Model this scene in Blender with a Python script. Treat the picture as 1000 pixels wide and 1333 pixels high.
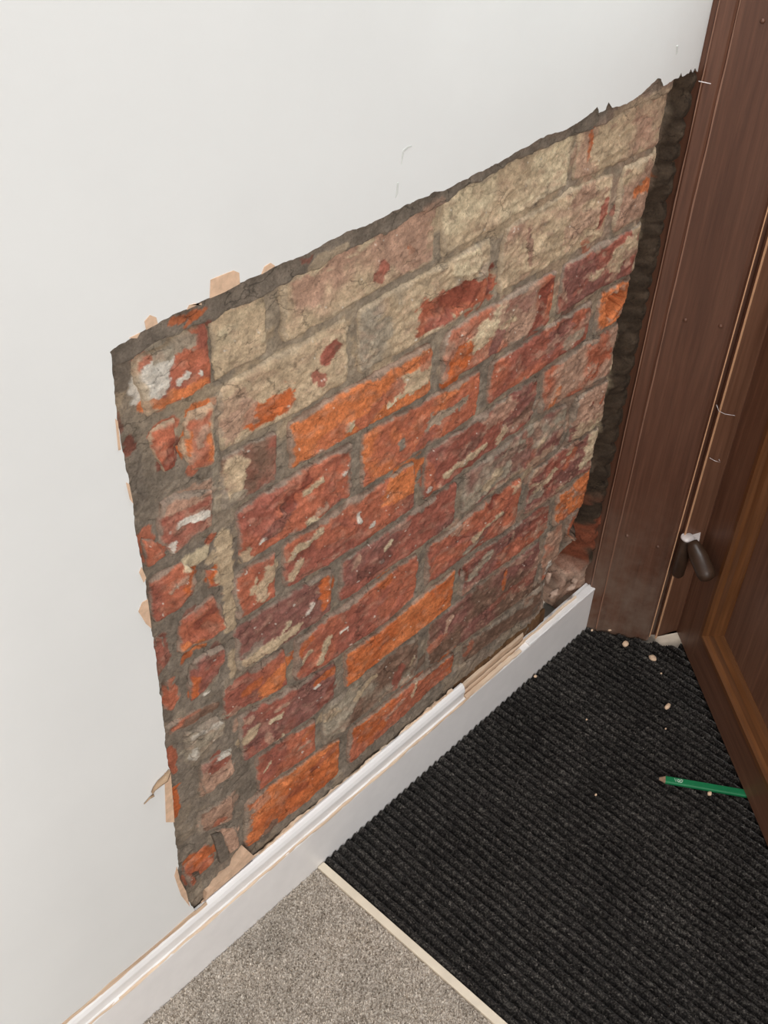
import bpy, bmesh, math, random
import numpy as np
from mathutils import Matrix, Vector

for o in list(bpy.data.objects):
    bpy.data.objects.remove(o, do_unlink=True)
scene = bpy.context.scene
COL = scene.collection
random.seed(7)
RNG = np.random.default_rng(7)

# ------------------------------------------------------------------ camera
# world: brick face is the plane Y=0 (room at Y<0), X runs towards the door, Z up
YAW, PITCH, ROLL = 0.85347305, 0.71971473, 0.05091951
FPX = 1519.714
CAM = np.array([0.0, -0.68, 1.4993])
def _rz(t): return np.array([[math.cos(t), -math.sin(t), 0], [math.sin(t), math.cos(t), 0], [0, 0, 1]])
def _rx(t): return np.array([[1, 0, 0], [0, math.cos(t), -math.sin(t)], [0, math.sin(t), math.cos(t)]])
ROT = _rz(ROLL) @ _rx(PITCH) @ np.array([[1, 0, 0], [0, 0, -1], [0, 1, 0]], float) @ _rz(YAW)
cam_d = bpy.data.cameras.new('camera')
cam = bpy.data.objects.new('camera', cam_d)
COL.objects.link(cam)
cam_d.sensor_fit = 'VERTICAL'
cam_d.sensor_height = 36.0
cam_d.lens = FPX / 1333.0 * 36.0
cam_d.clip_start = 0.02
m = np.eye(4)
m[:3, 0] = ROT[0]; m[:3, 1] = -ROT[1]; m[:3, 2] = -ROT[2]; m[:3, 3] = CAM
cam.matrix_world = Matrix(m.tolist())
scene.camera = cam

# ------------------------------------------------------------------ light
scene.view_settings.view_transform = 'Standard'
scene.view_settings.look = 'None'
scene.view_settings.gamma = 1.0
scene.view_settings.exposure = 0.0
try: scene.view_settings.use_curve_mapping = False
except Exception: pass
world = bpy.data.worlds.new('world'); scene.world = world
world.use_nodes = True
bg = world.node_tree.nodes['Background']
bg.inputs['Color'].default_value = (0.93, 0.97, 1.0, 1)
bg.inputs['Strength'].default_value = 0.54
def area(name, loc, target, sx, sy, power, col):
    d = bpy.data.lights.new(name, 'AREA'); d.shape = 'RECTANGLE'
    d.size = sx; d.size_y = sy; d.energy = power; d.color = col
    o = bpy.data.objects.new(name, d); COL.objects.link(o)
    o.location = loc
    o.rotation_euler = (Vector(target) - Vector(loc)).to_track_quat('-Z', 'Y').to_euler()
    return o
area('hall_window_light', (-1.1, -2.9, 2.0), (0.9, 0, 0.6), 1.6, 1.5, 69, (1.0, 0.968, 0.945))
area('added_warm_light', (-1.7, -1.3, 2.0), (-0.2, 0, 1.0), 0.4, 0.4, 1.2, (1.0, 0.70, 0.55))  # added lamp, tints the left of the wall peach; no known source
# daylight coming in through the glazed upper half of the door, and an added lamp above it
area('glazed_door_light', (1.230, -0.318, 1.50), (1.16, -0.02, 1.05), 0.42, 0.70, 2.0, (0.90, 0.98, 1.0))
area('added_corner_light', (1.27, -0.24, 2.55), (1.10, -0.22, 0.4), 0.35, 0.3, 20, (0.94, 0.98, 1.0))  # added to brighten the wall's right end and the mat; no fanlight known
area('threshold_light', (1.86, -0.98, 0.13), (1.20, -0.42, 0.01), 1.1, 0.16, 30, (0.95, 0.98, 1.0))
area('outside_light', (1.95, 0.25, 0.9), (1.38, -0.13, 0.5), 0.5, 1.2, 30, (1.0, 0.95, 0.9))

# ------------------------------------------------------------------ helpers
def ray(x, y): return ROT.T @ np.array([(x - 500) / FPX, (y - 666.5) / FPX, 1.0])
def onY(x, y, Y=0.0):
    r = ray(x, y); t = (Y - CAM[1]) / r[1]; return CAM + r * t
def onZ(x, y, Z=0.0):
    r = ray(x, y); t = (Z - CAM[2]) / r[2]; return CAM + r * t
def W(p, Y=0.0):
    q = onY(p[0], p[1], Y); return (q[0], q[2])
def x_at(px, Z, Y=0.0):            # X of the wall point at height Z on image column px
    k = (px - 500) / FPX
    a = ROT[0] - k * ROT[2]
    return -(a[1] * (Y - CAM[1]) + a[2] * (Z - CAM[2])) / a[0] + CAM[0]
def lin(c):
    c = np.asarray(c, float) / 255.0
    return np.where(c <= 0.04045, c / 12.92, ((c + 0.055) / 1.055) ** 2.4)

def _hash(ix, iy, s):
    n = (ix.astype(np.int64) * 374761393 + iy.astype(np.int64) * 668265263 + s * 1442695041) & 0xFFFFFFFF
    n = ((n ^ (n >> 13)) * 1274126177) & 0xFFFFFFFF
    n = n ^ (n >> 16)
    return (n & 0xFFFFFF) / float(0xFFFFFF)
def vnoise(x, y, s=0):
    x = np.asarray(x, float); y = np.asarray(y, float)
    ix = np.floor(x); iy = np.floor(y); fx = x - ix; fy = y - iy
    fx = fx * fx * (3 - 2 * fx); fy = fy * fy * (3 - 2 * fy)
    a = _hash(ix, iy, s); b = _hash(ix + 1, iy, s); c = _hash(ix, iy + 1, s); d = _hash(ix + 1, iy + 1, s)
    return (a * (1 - fx) + b * fx) * (1 - fy) + (c * (1 - fx) + d * fx) * fy
def fbm(x, y, cell, s=0, oct=4):       # -> about -1..1
    v = 0; a = 1.0; t = 0
    for i in range(oct):
        v = v + a * (vnoise(np.asarray(x) / cell + 17.3 * i, np.asarray(y) / cell - 9.1 * i, s + i) * 2 - 1)
        t += a; a *= 0.55; cell *= 0.5
    return v / t * 1.6
def sstep(a, b, x):
    t = np.clip((x - a) / (b - a), 0, 1); return t * t * (3 - 2 * t)

def tag(o, label, cat=None, group=None, kind=None):
    o['label'] = label
    if cat: o['category'] = cat
    if group: o['group'] = group
    if kind: o['kind'] = kind
    return o
def link(name, me, mat, parent=None, smooth=False, center=True):
    o = bpy.data.objects.new(name, me); COL.objects.link(o)
    if mat is not None:
        for mm in (mat if isinstance(mat, (list, tuple)) else [mat]): me.materials.append(mm)
    if smooth:
        me.polygons.foreach_set('use_smooth', [True] * len(me.polygons))
    if center and len(me.vertices):
        co = np.empty(len(me.vertices) * 3, np.float32); me.vertices.foreach_get('co', co)
        co = co.reshape(-1, 3); c = (co.min(0) + co.max(0)) / 2
        me.vertices.foreach_set('co', (co - c).ravel()); me.update()
        o.location = c.tolist()
    if parent is not None:
        o.parent = parent
        bpy.context.view_layer.update()
        o.matrix_parent_inverse = parent.matrix_world.inverted()
    return o
def mesh(name, v, f):
    me = bpy.data.meshes.new(name); me.from_pydata([tuple(map(float, p)) for p in v], [], [tuple(map(int, q)) for q in f])
    me.validate(); me.update(); return me
def grid_mesh(name, P, col=None, mask=None, extra_v=None, extra_f=None):
    """P: (nv,nu,3) grid"""
    nv, nu = P.shape[:2]
    idx = np.arange(nv * nu).reshape(nv, nu)
    q = np.stack([idx[:-1, :-1], idx[1:, :-1], idx[1:, 1:], idx[:-1, 1:]], -1).reshape(-1, 4)
    if mask is not None:
        mk = mask.ravel(); q = q[mk[q].all(1)]
    v = P.reshape(-1, 3)
    faces = [q]
    if extra_v is not None:
        v = np.vstack([v, extra_v]); faces.append(extra_f)
    q = np.vstack(faces)
    me = bpy.data.meshes.new(name)
    me.vertices.add(len(v)); me.vertices.foreach_set('co', v.astype(np.float32).ravel())
    me.loops.add(q.size); me.loops.foreach_set('vertex_index', q.astype(np.int32).ravel())
    me.polygons.add(len(q)); me.polygons.foreach_set('loop_start', np.arange(0, q.size, 4, dtype=np.int32))
    me.polygons.foreach_set('loop_total', np.full(len(q), 4, np.int32))
    me.update(calc_edges=True)
    if col is not None:
        a = me.color_attributes.new('Col', 'FLOAT_COLOR', 'POINT')
        c = np.ones((len(v), 4), np.float32); n = nv * nu; c[:n, :3] = col.reshape(-1, 3)
        if len(v) > n: c[n:, :3] = col.reshape(-1, 3).mean(0)
        a.data.foreach_set('color', c.ravel())
    return me
def prism(name, poly, z0, z1, mat, parent=None, smooth=False):
    """vertical prism from an (x,y) outline"""
    n = len(poly)
    v = [(p[0], p[1], z0) for p in poly] + [(p[0], p[1], z1) for p in poly]
    f = [tuple(range(n))[::-1], tuple(range(n, 2 * n))] + [(i, (i + 1) % n, n + (i + 1) % n, n + i) for i in range(n)]
    me = mesh(name, v, f)
    bm = bmesh.new(); bm.from_mesh(me); bmesh.ops.recalc_face_normals(bm, faces=bm.faces); bm.to_mesh(me); bm.free()
    return link(name, me, mat, parent, smooth)
def sweep(name, prof, frame, lo, hi, mat, parent=None, n=1, jit=None):
    """profile (a,b) swept along c from lo to hi; frame(a,b,c)->xyz"""
    k = len(prof); v = []; f = []
    for i in range(n + 1):
        c = lo + (hi - lo) * i / n
        for j, (a, b) in enumerate(prof):
            da, db = jit(c, j) if jit else (0, 0)
            v.append(frame(a + da, b + db, c))
    for i in range(n):
        for j in range(k):
            f.append((i * k + j, i * k + (j + 1) % k, (i + 1) * k + (j + 1) % k, (i + 1) * k + j))
    f.append(tuple(range(k))); f.append(tuple(range(n * k, n * k + k))[::-1])
    me = mesh(name, v, f)
    bm = bmesh.new(); bm.from_mesh(me); bmesh.ops.recalc_face_normals(bm, faces=bm.faces); bm.to_mesh(me); bm.free()
    return link(name, me, mat, parent)
def tube(name, pts, rad, mat, parent=None, seg=10, cap=True):
    pts = [Vector(p) for p in pts]; v = []; f = []
    for i, p in enumerate(pts):
        d = (pts[min(i + 1, len(pts) - 1)] - pts[max(i - 1, 0)]).normalized()
        a = d.cross(Vector((0.31, 0.17, 0.93)))
        if a.length < 1e-3: a = d.cross(Vector((1, 0, 0)))
        a.normalize(); b = d.cross(a)
        r = rad[i] if isinstance(rad, (list, tuple)) else rad
        for k in range(seg):
            t = 2 * math.pi * k / seg
            v.append(p + a * (r * math.cos(t)) + b * (r * math.sin(t)))
    for i in range(len(pts) - 1):
        for k in range(seg):
            f.append((i * seg + k, i * seg + (k + 1) % seg, (i + 1) * seg + (k + 1) % seg, (i + 1) * seg + k))
    if cap:
        f.append(tuple(range(seg))[::-1]); f.append(tuple(range((len(pts) - 1) * seg, len(pts) * seg)))
    me = mesh(name, v, f)
    bm = bmesh.new(); bm.from_mesh(me); bmesh.ops.recalc_face_normals(bm, faces=bm.faces); bm.to_mesh(me); bm.free()
    return link(name, me, mat, parent, smooth=True)

# ------------------------------------------------------------------ materials
def newmat(name, rough=0.7, spec=0.3):
    M = bpy.data.materials.new(name); M.use_nodes = True
    nt = M.node_tree; b = nt.nodes['Principled BSDF']
    b.inputs['Roughness'].default_value = rough
    b.inputs['Specular IOR Level'].default_value = spec
    return M, nt, b
def noise_node(nt, scale, detail=4, rough=0.6, vec=None, dist=0.0):
    n = nt.nodes.new('ShaderNodeTexNoise')
    n.inputs['Scale'].default_value = scale; n.inputs['Detail'].default_value = detail
    n.inputs['Roughness'].default_value = rough; n.inputs['Distortion'].default_value = dist
    if vec is not None: nt.links.new(vec, n.inputs['Vector'])
    return n
def coords(nt, scale=(1, 1, 1), rot=(0, 0, 0)):
    g = nt.nodes.new('ShaderNodeNewGeometry'); mp = nt.nodes.new('ShaderNodeMapping')
    mp.inputs['Scale'].default_value = scale; mp.inputs['Rotation'].default_value = rot
    nt.links.new(g.outputs['Position'], mp.inputs['Vector']); return mp.outputs['Vector']
def ramp(nt, fac, stops):
    r = nt.nodes.new('ShaderNodeValToRGB'); e = r.color_ramp.elements
    while len(e) < len(stops): e.new(0.5)
    for k, (p, c) in enumerate(stops):
        e[k].position = p; e[k].color = (*lin(c), 1) if max(c) > 3 else (*c, 1)
    nt.links.new(fac, r.inputs['Fac']); return r.outputs['Color']
def bump(nt, b, h, strength, dist):
    n = nt.nodes.new('ShaderNodeBump'); n.inputs['Strength'].default_value = strength
    n.inputs['Distance'].default_value = dist
    nt.links.new(h, n.inputs['Height']); nt.links.new(n.outputs['Normal'], b.inputs['Normal'])
def mul(nt, a, b_, fac=1.0, mode='MULTIPLY'):
    mx = nt.nodes.new('ShaderNodeMix'); mx.data_type = 'RGBA'; mx.blend_type = mode
    mx.inputs['Factor'].default_value = fac
    nt.links.new(a, mx.inputs['A']); nt.links.new(b_, mx.inputs['B']); return mx.outputs['Result']

def m_masonry(name, rough, lo, hi, bs):
    M, nt, b = newmat(name, rough, 0.25)
    at = nt.nodes.new('ShaderNodeAttribute'); at.attribute_name = 'Col'
    v = coords(nt)
    n1 = noise_node(nt, 420, 5, 0.7, v); n2 = noise_node(nt, 90, 4, 0.65, v)
    c1 = ramp(nt, n1.outputs['Fac'], [(0.28, (lo,) * 3), (0.5, (1.0,) * 3), (0.75, (hi,) * 3)])
    c2 = ramp(nt, n2.outputs['Fac'], [(0.3, (0.76,) * 3), (0.7, (1.22,) * 3)])
    c = mul(nt, mul(nt, at.outputs['Color'], c1), c2)
    # small dark pits in the fired clay and sand grains
    vo = nt.nodes.new('ShaderNodeTexVoronoi'); vo.inputs['Scale'].default_value = 150
    nt.links.new(v, vo.inputs['Vector'])
    pit = ramp(nt, vo.outputs['Distance'], [(0.05, (0.45,) * 3), (0.16, (1.0,) * 3)])
    c = mul(nt, c, pit, 0.75)
    # hair cracks
    v4 = coords(nt, (0.7, 1, 1.2)); nd = noise_node(nt, 60, 3, 0.6, v4)
    ad = nt.nodes.new('ShaderNodeMix'); ad.data_type = 'RGBA'; ad.blend_type = 'ADD'; ad.inputs['Factor'].default_value = 0.02
    nt.links.new(v4, ad.inputs['A']); nt.links.new(nd.outputs['Color'], ad.inputs['B'])
    vc = nt.nodes.new('ShaderNodeTexVoronoi'); vc.feature = 'DISTANCE_TO_EDGE'; vc.inputs['Scale'].default_value = 34
    nt.links.new(ad.outputs['Result'], vc.inputs['Vector'])
    ck = ramp(nt, vc.outputs['Distance'], [(0.008, (0.5,) * 3), (0.035, (1.0,) * 3)])
    nm = noise_node(nt, 22, 3, 0.6, v); gate = ramp(nt, nm.outputs['Fac'], [(0.50, (1.0,) * 3), (0.58, (0.0,) * 3)])
    sc = mul(nt, ck, gate, 1.0, 'SCREEN'); c = mul(nt, c, sc, 0.9)
    nt.links.new(c, b.inputs['Base Color'])
    n3 = noise_node(nt, 260, 6, 0.75, v)
    bump(nt, b, n3.outputs['Fac'], bs, 0.003)
    return M
M_BRICK = m_masonry('fired_clay', 0.9, 0.64, 1.30, 0.45)
M_MORTAR = m_masonry('lime_mortar', 0.95, 0.66, 1.22, 0.8)

def m_plain(name, c, rough=0.6, spec=0.3, vary=0.06, scale=60, bs=0.0, bscale=200, metal=0.0):
    M, nt, b = newmat(name, rough, spec)
    v = coords(nt); n = noise_node(nt, scale, 4, 0.6, v)
    c = np.array(c, float)
    nt.links.new(ramp(nt, n.outputs['Fac'], [(0.3, tuple(c * (1 - vary))), (0.7, tuple(np.minimum(c * (1 + vary), 255)))]), b.inputs['Base Color'])
    b.inputs['Metallic'].default_value = metal
    if bs > 0:
        n2 = noise_node(nt, bscale, 4, 0.6, v); bump(nt, b, n2.outputs['Fac'], bs, 0.001)
    return M
M_PAINT = m_plain('white_wall_paint', (228, 227, 224), 0.42, 0.32, 0.010, 5, 0.12, 120)
M_GLOSS = m_plain('white_gloss_paint', (240, 236, 233), 0.35, 0.4, 0.015, 30, 0.1, 90)
M_UNDER = m_plain('grey_undercoat', (128, 118, 104), 0.95, 0.1, 0.15, 120, 0.6, 200)
M_TAN = m_plain('bare_tan_plaster', (212, 178, 150), 0.9, 0.15, 0.08, 90, 0.4, 250)
M_PAPER = m_plain('torn_lining_paper', (176, 148, 120), 0.8, 0.2, 0.06, 80)
M_CREAM = m_plain('cream_threshold', (226, 212, 190), 0.45, 0.3, 0.03, 40)
M_LIT_EDGE = m_plain('lit_edge_peach', (226, 176, 136), 0.5, 0.3, 0.04, 60)  # peach stands in for daylight catching the edges of the door gap
M_CRUMB = m_plain('plaster_crumb', (222, 190, 160), 0.9, 0.15, 0.1, 150, 0.4, 300)
M_METAL = m_plain('pale_metal', (226, 216, 212), 0.35, 0.6, 0.05, 100)
M_BRONZE = m_plain('brown_hinge_paint', (66, 48, 36), 0.42, 0.5, 0.12, 60, 0.1, 100)
M_GREEN = m_plain('green_lacquer', (18, 116, 70), 0.5, 0.3, 0.03, 60)
M_PWOOD = m_plain('pencil_wood', (150, 122, 100), 0.8, 0.2, 0.1, 200)
M_LEAD = m_plain('graphite', (50, 46, 44), 0.5, 0.4, 0.1, 200)
M_PRINT = m_plain('silver_print', (206, 220, 206), 0.5, 0.3, 0.03, 100)
M_SCUFF = m_plain('scuff', (208, 208, 203), 0.8, 0.1, 0.05, 100)
M_SLAB = m_plain('screed', (120, 112, 102), 0.95, 0.1, 0.1, 30)

def m_wood(name, c0, c1, c2, rough=0.36, spec=0.45, horiz=False):
    M, nt, b = newmat(name, rough, spec)
    v = coords(nt, (1.6, 1.6, 26) if horiz else (26, 26, 1.6)); n = noise_node(nt, 2.2, 6, 0.62, v, 0.6)
    v2 = coords(nt, (5, 5, 160) if horiz else (160, 160, 5)); n2 = noise_node(nt, 1.4, 3, 0.6, v2)
    c = ramp(nt, n.outputs['Fac'], [(0.28, c0), (0.52, c1), (0.75, c2)])
    g = ramp(nt, n2.outputs['Fac'], [(0.3, (0.82,) * 3), (0.7, (1.15,) * 3)])
    nt.links.new(mul(nt, c, g), b.inputs['Base Color'])
    v3 = coords(nt); n3 = noise_node(nt, 7, 4, 0.6, v3)
    r = nt.nodes.new('ShaderNodeMapRange'); r.inputs['To Min'].default_value = rough - 0.08; r.inputs['To Max'].default_value = rough + 0.22
    nt.links.new(n3.outputs['Fac'], r.inputs['Value']); nt.links.new(r.outputs['Result'], b.inputs['Roughness'])
    bump(nt, b, n2.outputs['Fac'], 0.12, 0.001)
    return M
M_FRAME = m_wood('stained_frame_wood', (84, 53, 39), (98, 64, 48), (112, 76, 58))
def dusty(M, zmax, c):                 # dust and scuffs gathered at the foot, blotchy; paler sheen there put into the colour too
    nt = M.node_tree; b = nt.nodes['Principled BSDF']
    src = b.inputs['Base Color'].links[0].from_socket
    g = nt.nodes.new('ShaderNodeNewGeometry'); sp = nt.nodes.new('ShaderNodeSeparateXYZ'); nt.links.new(g.outputs['Position'], sp.inputs[0])
    mr = nt.nodes.new('ShaderNodeMapRange'); mr.inputs['From Min'].default_value = zmax; mr.inputs['From Max'].default_value = 0.0
    nt.links.new(sp.outputs['Z'], mr.inputs['Value'])
    n = noise_node(nt, 16, 5, 0.65, coords(nt)); r = nt.nodes.new('ShaderNodeMapRange'); r.inputs['From Min'].default_value = 0.35; r.inputs['From Max'].default_value = 0.7
    nt.links.new(n.outputs['Fac'], r.inputs['Value'])
    mt = nt.nodes.new('ShaderNodeMath'); mt.operation = 'MULTIPLY'; nt.links.new(mr.outputs['Result'], mt.inputs[0]); nt.links.new(r.outputs['Result'], mt.inputs[1])
    mx = nt.nodes.new('ShaderNodeMix'); mx.data_type = 'RGBA'; nt.links.new(mt.outputs[0], mx.inputs['Factor'])
    nt.links.new(src, mx.inputs['A']); mx.inputs['B'].default_value = (*lin(c), 1)
    nt.links.new(mx.outputs['Result'], b.inputs['Base Color'])
dusty(M_FRAME, 0.34, (132, 114, 100))  # dust at the foot, with the paler sheen there in the same colour
M_DOOR = m_wood('stained_door_wood', (104, 69, 51), (121, 84, 64), (138, 100, 78))
M_BEAD = m_wood('stained_bead_wood', (100, 60, 30), (120, 76, 42), (138, 90, 54))
M_DOOR_H = m_wood('stained_rail_wood', (104, 69, 51), (121, 84, 64), (138, 100, 78), horiz=True)
M_BEAD_H = m_wood('stained_rail_bead_wood', (100, 60, 30), (120, 76, 42), (138, 90, 54), horiz=True)
M_RAW = m_wood('split_raw_wood', (186, 152, 124), (222, 196, 170), (240, 222, 202), 0.8, 0.15, True)
M_RAWDARK = m_wood('old_raw_wood', (78, 54, 36), (104, 76, 52), (128, 98, 70), 0.85, 0.15, False)

def m_pile(name, stops, scale, bs, sheen=0.0, big=None):
    M, nt, b = newmat(name, 1.0, 0.05)
    v = coords(nt); n = noise_node(nt, scale, 3, 0.7, v)
    c = ramp(nt, n.outputs['Fac'], stops)
    n0 = noise_node(nt, 9, 3, 0.6, v)
    c = mul(nt, c, ramp(nt, n0.outputs['Fac'], [(0.3, (0.86,) * 3), (0.7, (1.12,) * 3)]))
    nt.links.new(c, b.inputs['Base Color'])
    b.inputs['Sheen Weight'].default_value = sheen
    b.inputs['Sheen Roughness'].default_value = 0.5
    bump(nt, b, n.outputs['Fac'], bs, 0.004)
    return M
M_CARPET = m_pile('taupe_carpet', [(0.32, (140, 129, 117)), (0.5, (190, 178, 165)), (0.68, (236, 226, 213))], 330, 0.8)
M_PILE = m_pile('taupe_pile', [(0.32, (150, 138, 125)), (0.5, (200, 188, 174)), (0.66, (246, 236, 222))], 300, 0.2)
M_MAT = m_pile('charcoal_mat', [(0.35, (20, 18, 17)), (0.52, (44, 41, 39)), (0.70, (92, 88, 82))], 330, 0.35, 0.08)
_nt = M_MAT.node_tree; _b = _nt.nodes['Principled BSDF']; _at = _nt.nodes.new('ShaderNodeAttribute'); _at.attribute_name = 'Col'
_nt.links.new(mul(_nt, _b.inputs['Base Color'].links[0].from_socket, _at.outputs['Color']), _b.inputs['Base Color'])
M_FUZZ = m_pile('charcoal_fuzz', [(0.35, (26, 24, 23)), (0.52, (56, 52, 49)), (0.68, (118, 112, 105))], 170, 0.1, 0.08)

# ------------------------------------------------------------------ the wall: measured joint lines
PLY = -0.010                       # painted plaster surface
CUT_TOP = [(144, 458), (150, 453), (170, 441), (194, 427), (220, 414), (246, 401), (272, 388), (312, 370), (340, 356), (360, 346), (400, 330), (430, 313), (452, 302),
           (475, 294), (498, 284), (530, 266), (560, 254), (566, 250), (576, 250), (604, 234), (648, 213), (676, 196), (704, 180), (740, 167), (760, 154), (772, 146), (778, 138), (780, 147),
           (788, 143), (792, 134), (797, 140), (810, 137), (820, 133), (834, 124), (848, 110), (856, 102), (860, 104), (864, 112), (875, 106), (885, 102), (888, 96), (890, 100), (900, 97), (903, 91), (906, 96), (909, 91), (912, 96), (920, 95)]
CUT_LEFT = [(144, 458), (146, 480), (150, 520), (154, 552), (160, 590), (167, 622), (173, 655), (177, 690), (183, 722), (189, 752), (192, 790), (198, 822), (203, 858), (206, 888), (211, 920), (214, 950),
            (217, 985), (222, 1010), (225, 1040), (227, 1075), (230, 1105), (233, 1128), (230, 1142), (236, 1152), (240, 1164), (247, 1176), (252, 1182)]
cut_top = np.array([W(p, PLY) for p in CUT_TOP]); cut_left = np.array([W(p, PLY) for p in CUT_LEFT])
J = {
 0: [(262, 416), (346, 382), (364, 368), (400, 352), (440, 330), (472, 314), (516, 294), (566, 268), (620, 234), (660, 214), (700, 196), (740, 180), (780, 160), (820, 141), (860, 123), (890, 112)],
 1: [(278, 504), (340, 472), (370, 452), (428, 420), (480, 394), (540, 356), (610, 324), (660, 291), (700, 267), (744, 240), (768, 232), (820, 213), (870, 187)],
 2: [(282, 596), (340, 568), (386, 540), (430, 515), (458, 498), (512, 470), (536, 455), (588, 428), (620, 405), (645, 390), (692, 362), (740, 343), (790, 306), (848, 283)],
 3: [(286, 672), (320, 656), (362, 626), (374, 620), (436, 583), (480, 556), (530, 532), (562, 514), (610, 484), (640, 468), (680, 447), (724, 414), (780, 380), (830, 353)],
 4: [(300, 748), (354, 716), (380, 698), (420, 672), (458, 648), (500, 622), (540, 596), (572, 574), (604, 554), (624, 540), (670, 507), (718, 474), (750, 450), (786, 432), (816, 414)],
 5: [(298, 818), (320, 806), (364, 776), (374, 768), (430, 738), (460, 718), (510, 684), (540, 662), (556, 650), (592, 626), (620, 604), (660, 575), (696, 544), (734, 526), (768, 502), (800, 488)],
 6: [(302, 884), (320, 874), (356, 850), (378, 836), (400, 820), (434, 798), (460, 776), (490, 752), (540, 720), (596, 678), (624, 656), (646, 640), (680, 616), (716, 594), (752, 571), (786, 548)],
 7: [(296, 936), (332, 916), (374, 900), (384, 890), (436, 860), (480, 828), (520, 796), (542, 777), (592, 738), (608, 727), (640, 704), (680, 676), (716, 650), (745, 626), (776, 606)],
 8: [(300, 1004), (336, 980), (380, 954), (400, 942), (440, 906), (480, 870), (540, 828), (588, 790), (606, 773), (640, 747), (672, 724), (714, 696), (735, 672), (768, 655)],
 9: [(306, 1054), (336, 1030), (400, 988), (446, 956), (508, 908), (546, 880), (590, 846), (640, 812), (690, 775), (735, 735)],
 10: [(312, 1112), (340, 1090), (400, 1046), (450, 1000), (496, 958), (540, 918), (574, 888), (600, 862), (660, 826), (700, 800), (730, 775)],
}
JW = {}
for k, pts in J.items():
    a = np.array([W(p) for p in pts]); a = a[np.argsort(a[:, 0])]
    # even out tracing noise a little
    z = a[:, 1].copy(); z[1:-1] = 0.25 * a[:-2, 1] + 0.5 * a[1:-1, 1] + 0.25 * a[2:, 1]
    JW[k] = (a[:, 0], z)
def jz(k, X): return np.interp(X, JW[k][0], JW[k][1])
EDGE = np.array([W(p) for p in [(889, 100), (886, 114), (873, 182), (853, 272), (849, 292), (838, 345), (832, 362), (818, 425), (806, 490), (795, 540), (783, 598), (772, 640), (766, 690), (745, 706), (726, 730), (722, 770)]])
EDGE = EDGE[np.argsort(EDGE[:, 1])]
def edge_x(Z): return np.interp(Z, EDGE[:, 1], EDGE[:, 0])
def end_round(X, Z):               # the wall's end turns back towards the door frame
    t = np.clip((X - (edge_x(Z) - 0.045)) / 0.045, 0, 1.35); return 0.026 * t ** 2.2

# colours of the wall's materials
C = {k: lin(v) for k, v in {
 'o': (206, 121, 74), 'O': (190, 102, 58), 'd': (178, 104, 78), 'r': (156, 92, 76), 'R': (132, 70, 56), 'p': (138, 92, 82), 'P': (118, 76, 66),
 'b': (190, 166, 136), 'c': (206, 186, 154), 'w': (212, 202, 188), 'k': (178, 142, 120), 'g': (142, 128, 113), 'G': (118, 106, 94), 'h': (160, 146, 127), 'n': (122, 94, 78), 's': (94, 80, 68)}.items()}

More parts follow.
